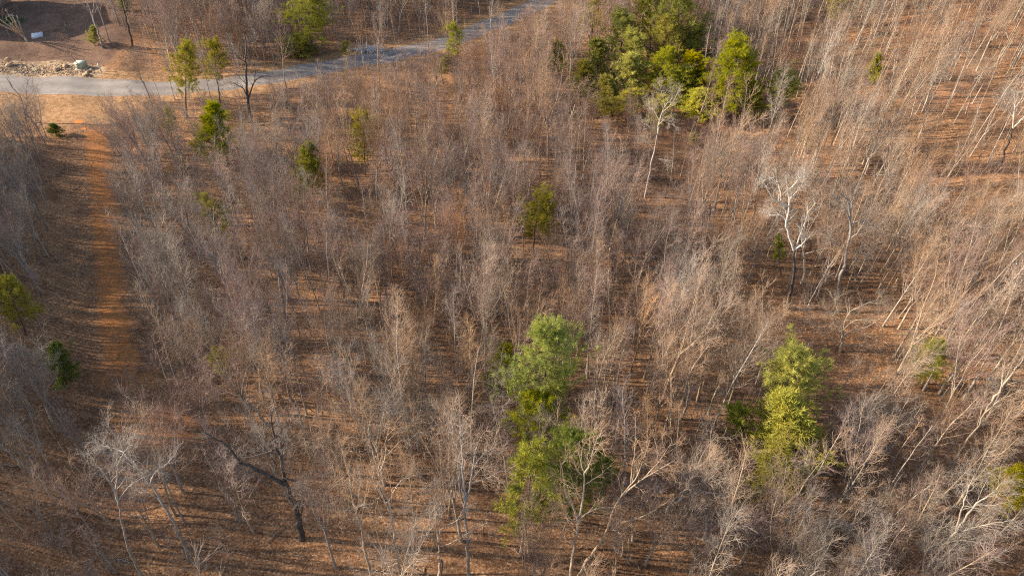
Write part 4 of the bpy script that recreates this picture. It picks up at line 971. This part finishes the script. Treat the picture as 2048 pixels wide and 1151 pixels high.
# fallen logs
logs = [((640, 900), (672, 845), .14, 'dark', 'dark rotten fallen log tilted through brush above the old broken oak'), ((615, 880), (632, 915), .06, 'pale', 'short pale broken branch lying in leaves beside the dark fallen log'),
        ((253, 993), (290, 998), .07, 'pale', 'pale log lying in leaves beside the kinked pale trunk'), ((262, 1030), (300, 1034), .05, 'pale', 'thin pale stick on the leaves just below the pale log'),
        ((815, 1122), (834, 1140), .05, 'pale', 'small pale stick on orange leaves near the bottom edge'), ((8, 930), (50, 932), .1, 'tan', 'tan log lying across shaded leaves at the picture edge'),
        ((235, 1117), (262, 1126), .06, 'pale', 'pale broken branch near the bottom edge before the tall leaning tree'), ((1745, 352), (1800, 350), .07, 'white', 'straight pale fallen pole lying across the slope'),
        ((1755, 462), (1830, 480), .07, 'white', 'whitish fallen branch beside the twisted grey tree'), ((1335, 655), (1365, 650), .06, 'tan', 'tan fallen branch in the middle of the woods')]
rg = np.random.default_rng(23)
for p0, p1, rr, bk, lab in logs:
    a, c = at(*p0), at(*p1); K = 8; P = a[None] * (1 - np.linspace(0, 1, K))[:, None] + c[None] * np.linspace(0, 1, K)[:, None]
    P = P + rg.normal(0, .05, (K, 3)); P[:, 2] = hz(P[:, 0], P[:, 1]) + rr * .8; P = (P - a)[None]
    R = rr * np.linspace(1, .6, K)[None]; b1, r1 = grow(rg, P, R, 4, .3, 1, 1.0, 50, up=.1, K=4, rf=.5, wander=.2)
    o = link("fallen_log", tube_mesh("fallen_log", [(P, R, 7), (b1, r1, 4)], [BARK[bk]]), None, None, a); set_props(o, lab, "log", "fallen wood on the forest floor")

# dead sticks on the forest floor: nobody could count them
rg = np.random.default_rng(31); n = 2600
dx_ = rg.random(n) * 220 - 110; dy_ = 20 + rg.random(n) * 135; d_, w_ = poly_dist(dx_, dy_, RC, RHW); ok = (d_ > w_ + 3) & ((dy_ < 108) | (dx_ > -62)); dx_, dy_ = dx_[ok], dy_[ok]; n = len(dx_)
ln = .5 + 1.6 * rg.random(n) ** 2; an = rg.random(n) * 6.28; K = 4; tt = np.linspace(-.5, .5, K)
P = np.stack([dx_[:, None] + np.cos(an)[:, None] * ln[:, None] * tt, dy_[:, None] + np.sin(an)[:, None] * ln[:, None] * tt, np.zeros((n, K))], -1) + rg.normal(0, .04, (n, K, 3))
P[..., 2] = hz(P[..., 0], P[..., 1]) + .04 + np.abs(rg.normal(0, .05, (n, K))); R = (.012 + .03 * rg.random((n, 1)) ** 2) * np.linspace(1, .5, K)[None]
set_props(link("dead_sticks", tube_mesh("dead_sticks", [(P, R, 4)], [mat('dead_wood', (.42, .33, .24), (.16, .12, .09), .6)])), "fallen sticks and dead branches strewn over the leaf litter", kind='stuff')

# the house beyond the edge whose roof throws the shadow over the yard
e = empty("house", (-108.5, 133.0, float(hz(-112, 133)))); set_props(e, "two storey house with hipped roof beside the mulched yard", "house")
M_WALL = mat('siding', (.55, .52, .46), (.5, .47, .42), 1); M_ROOF = mat('shingles', (.12, .11, .10), (.08, .075, .07), 3); M_TRIM = mat('trim', (.75, .74, .7)); M_GLASS = mat('window_glass', (.05, .06, .07), rough=.1, spec=.6)
m_ = MB(); m_.box((0, 0, 4.0), (18, 17, 8.6)); link("wall", m_.build("wall", [M_WALL]), e)
m_ = MB(); x, y, z0, z1 = 9.6, 9.1, 8.32, 13.6
m_.add([[-x, -y, z0], [x, -y, z0], [x, y, z0], [-x, y, z0], [-3.6, 0, z1], [3.6, 0, z1]], [[0, 1, 5, 4], [2, 3, 4, 5], [3, 2, 1, 0]], [[1, 2, 5], [3, 0, 4]]); rf = link("roof", m_.build("roof", [M_ROOF]), e)
m_ = MB(); m_.box((-4, 2, 12.5), (1.2, 1.2, 3)); link("chimney", m_.build("chimney", [mat('chimney_brick', (.3, .15, .1), (.22, .11, .08), 5)]), rf)
for yy in (-5, -1.6, 1.8, 5):
    for zz in (2.2, 6.2):
        m_ = MB(); m_.box((9.03, yy, zz), (.12, 1.3, 1.6)); wdw = link("window", m_.build("window", [M_TRIM]), e)
        m_ = MB(); m_.box((9.1, yy, zz), (.03, 1.1, 1.4)); link("pane", m_.build("pane", [M_GLASS]), wdw)
for xx in (-6, -2, 2, 6):
    m_ = MB(); m_.box((xx, -8.53, 6.2), (1.3, .12, 1.6)); wdw = link("window", m_.build("window", [M_TRIM]), e)
    m_ = MB(); m_.box((xx, -8.6, 6.2), (1.1, .03, 1.4)); link("pane", m_.build("pane", [M_GLASS]), wdw)
m_ = MB(); m_.box((0, -8.55, 1.25), (1.1, .14, 2.1)); link("door", m_.build("door", [mat('door_paint', (.25, .06, .04))]), e)
print("trees", len(trees), "single", len(single), "brush", len(brush), "labels", len({t['label'] for t in single}))
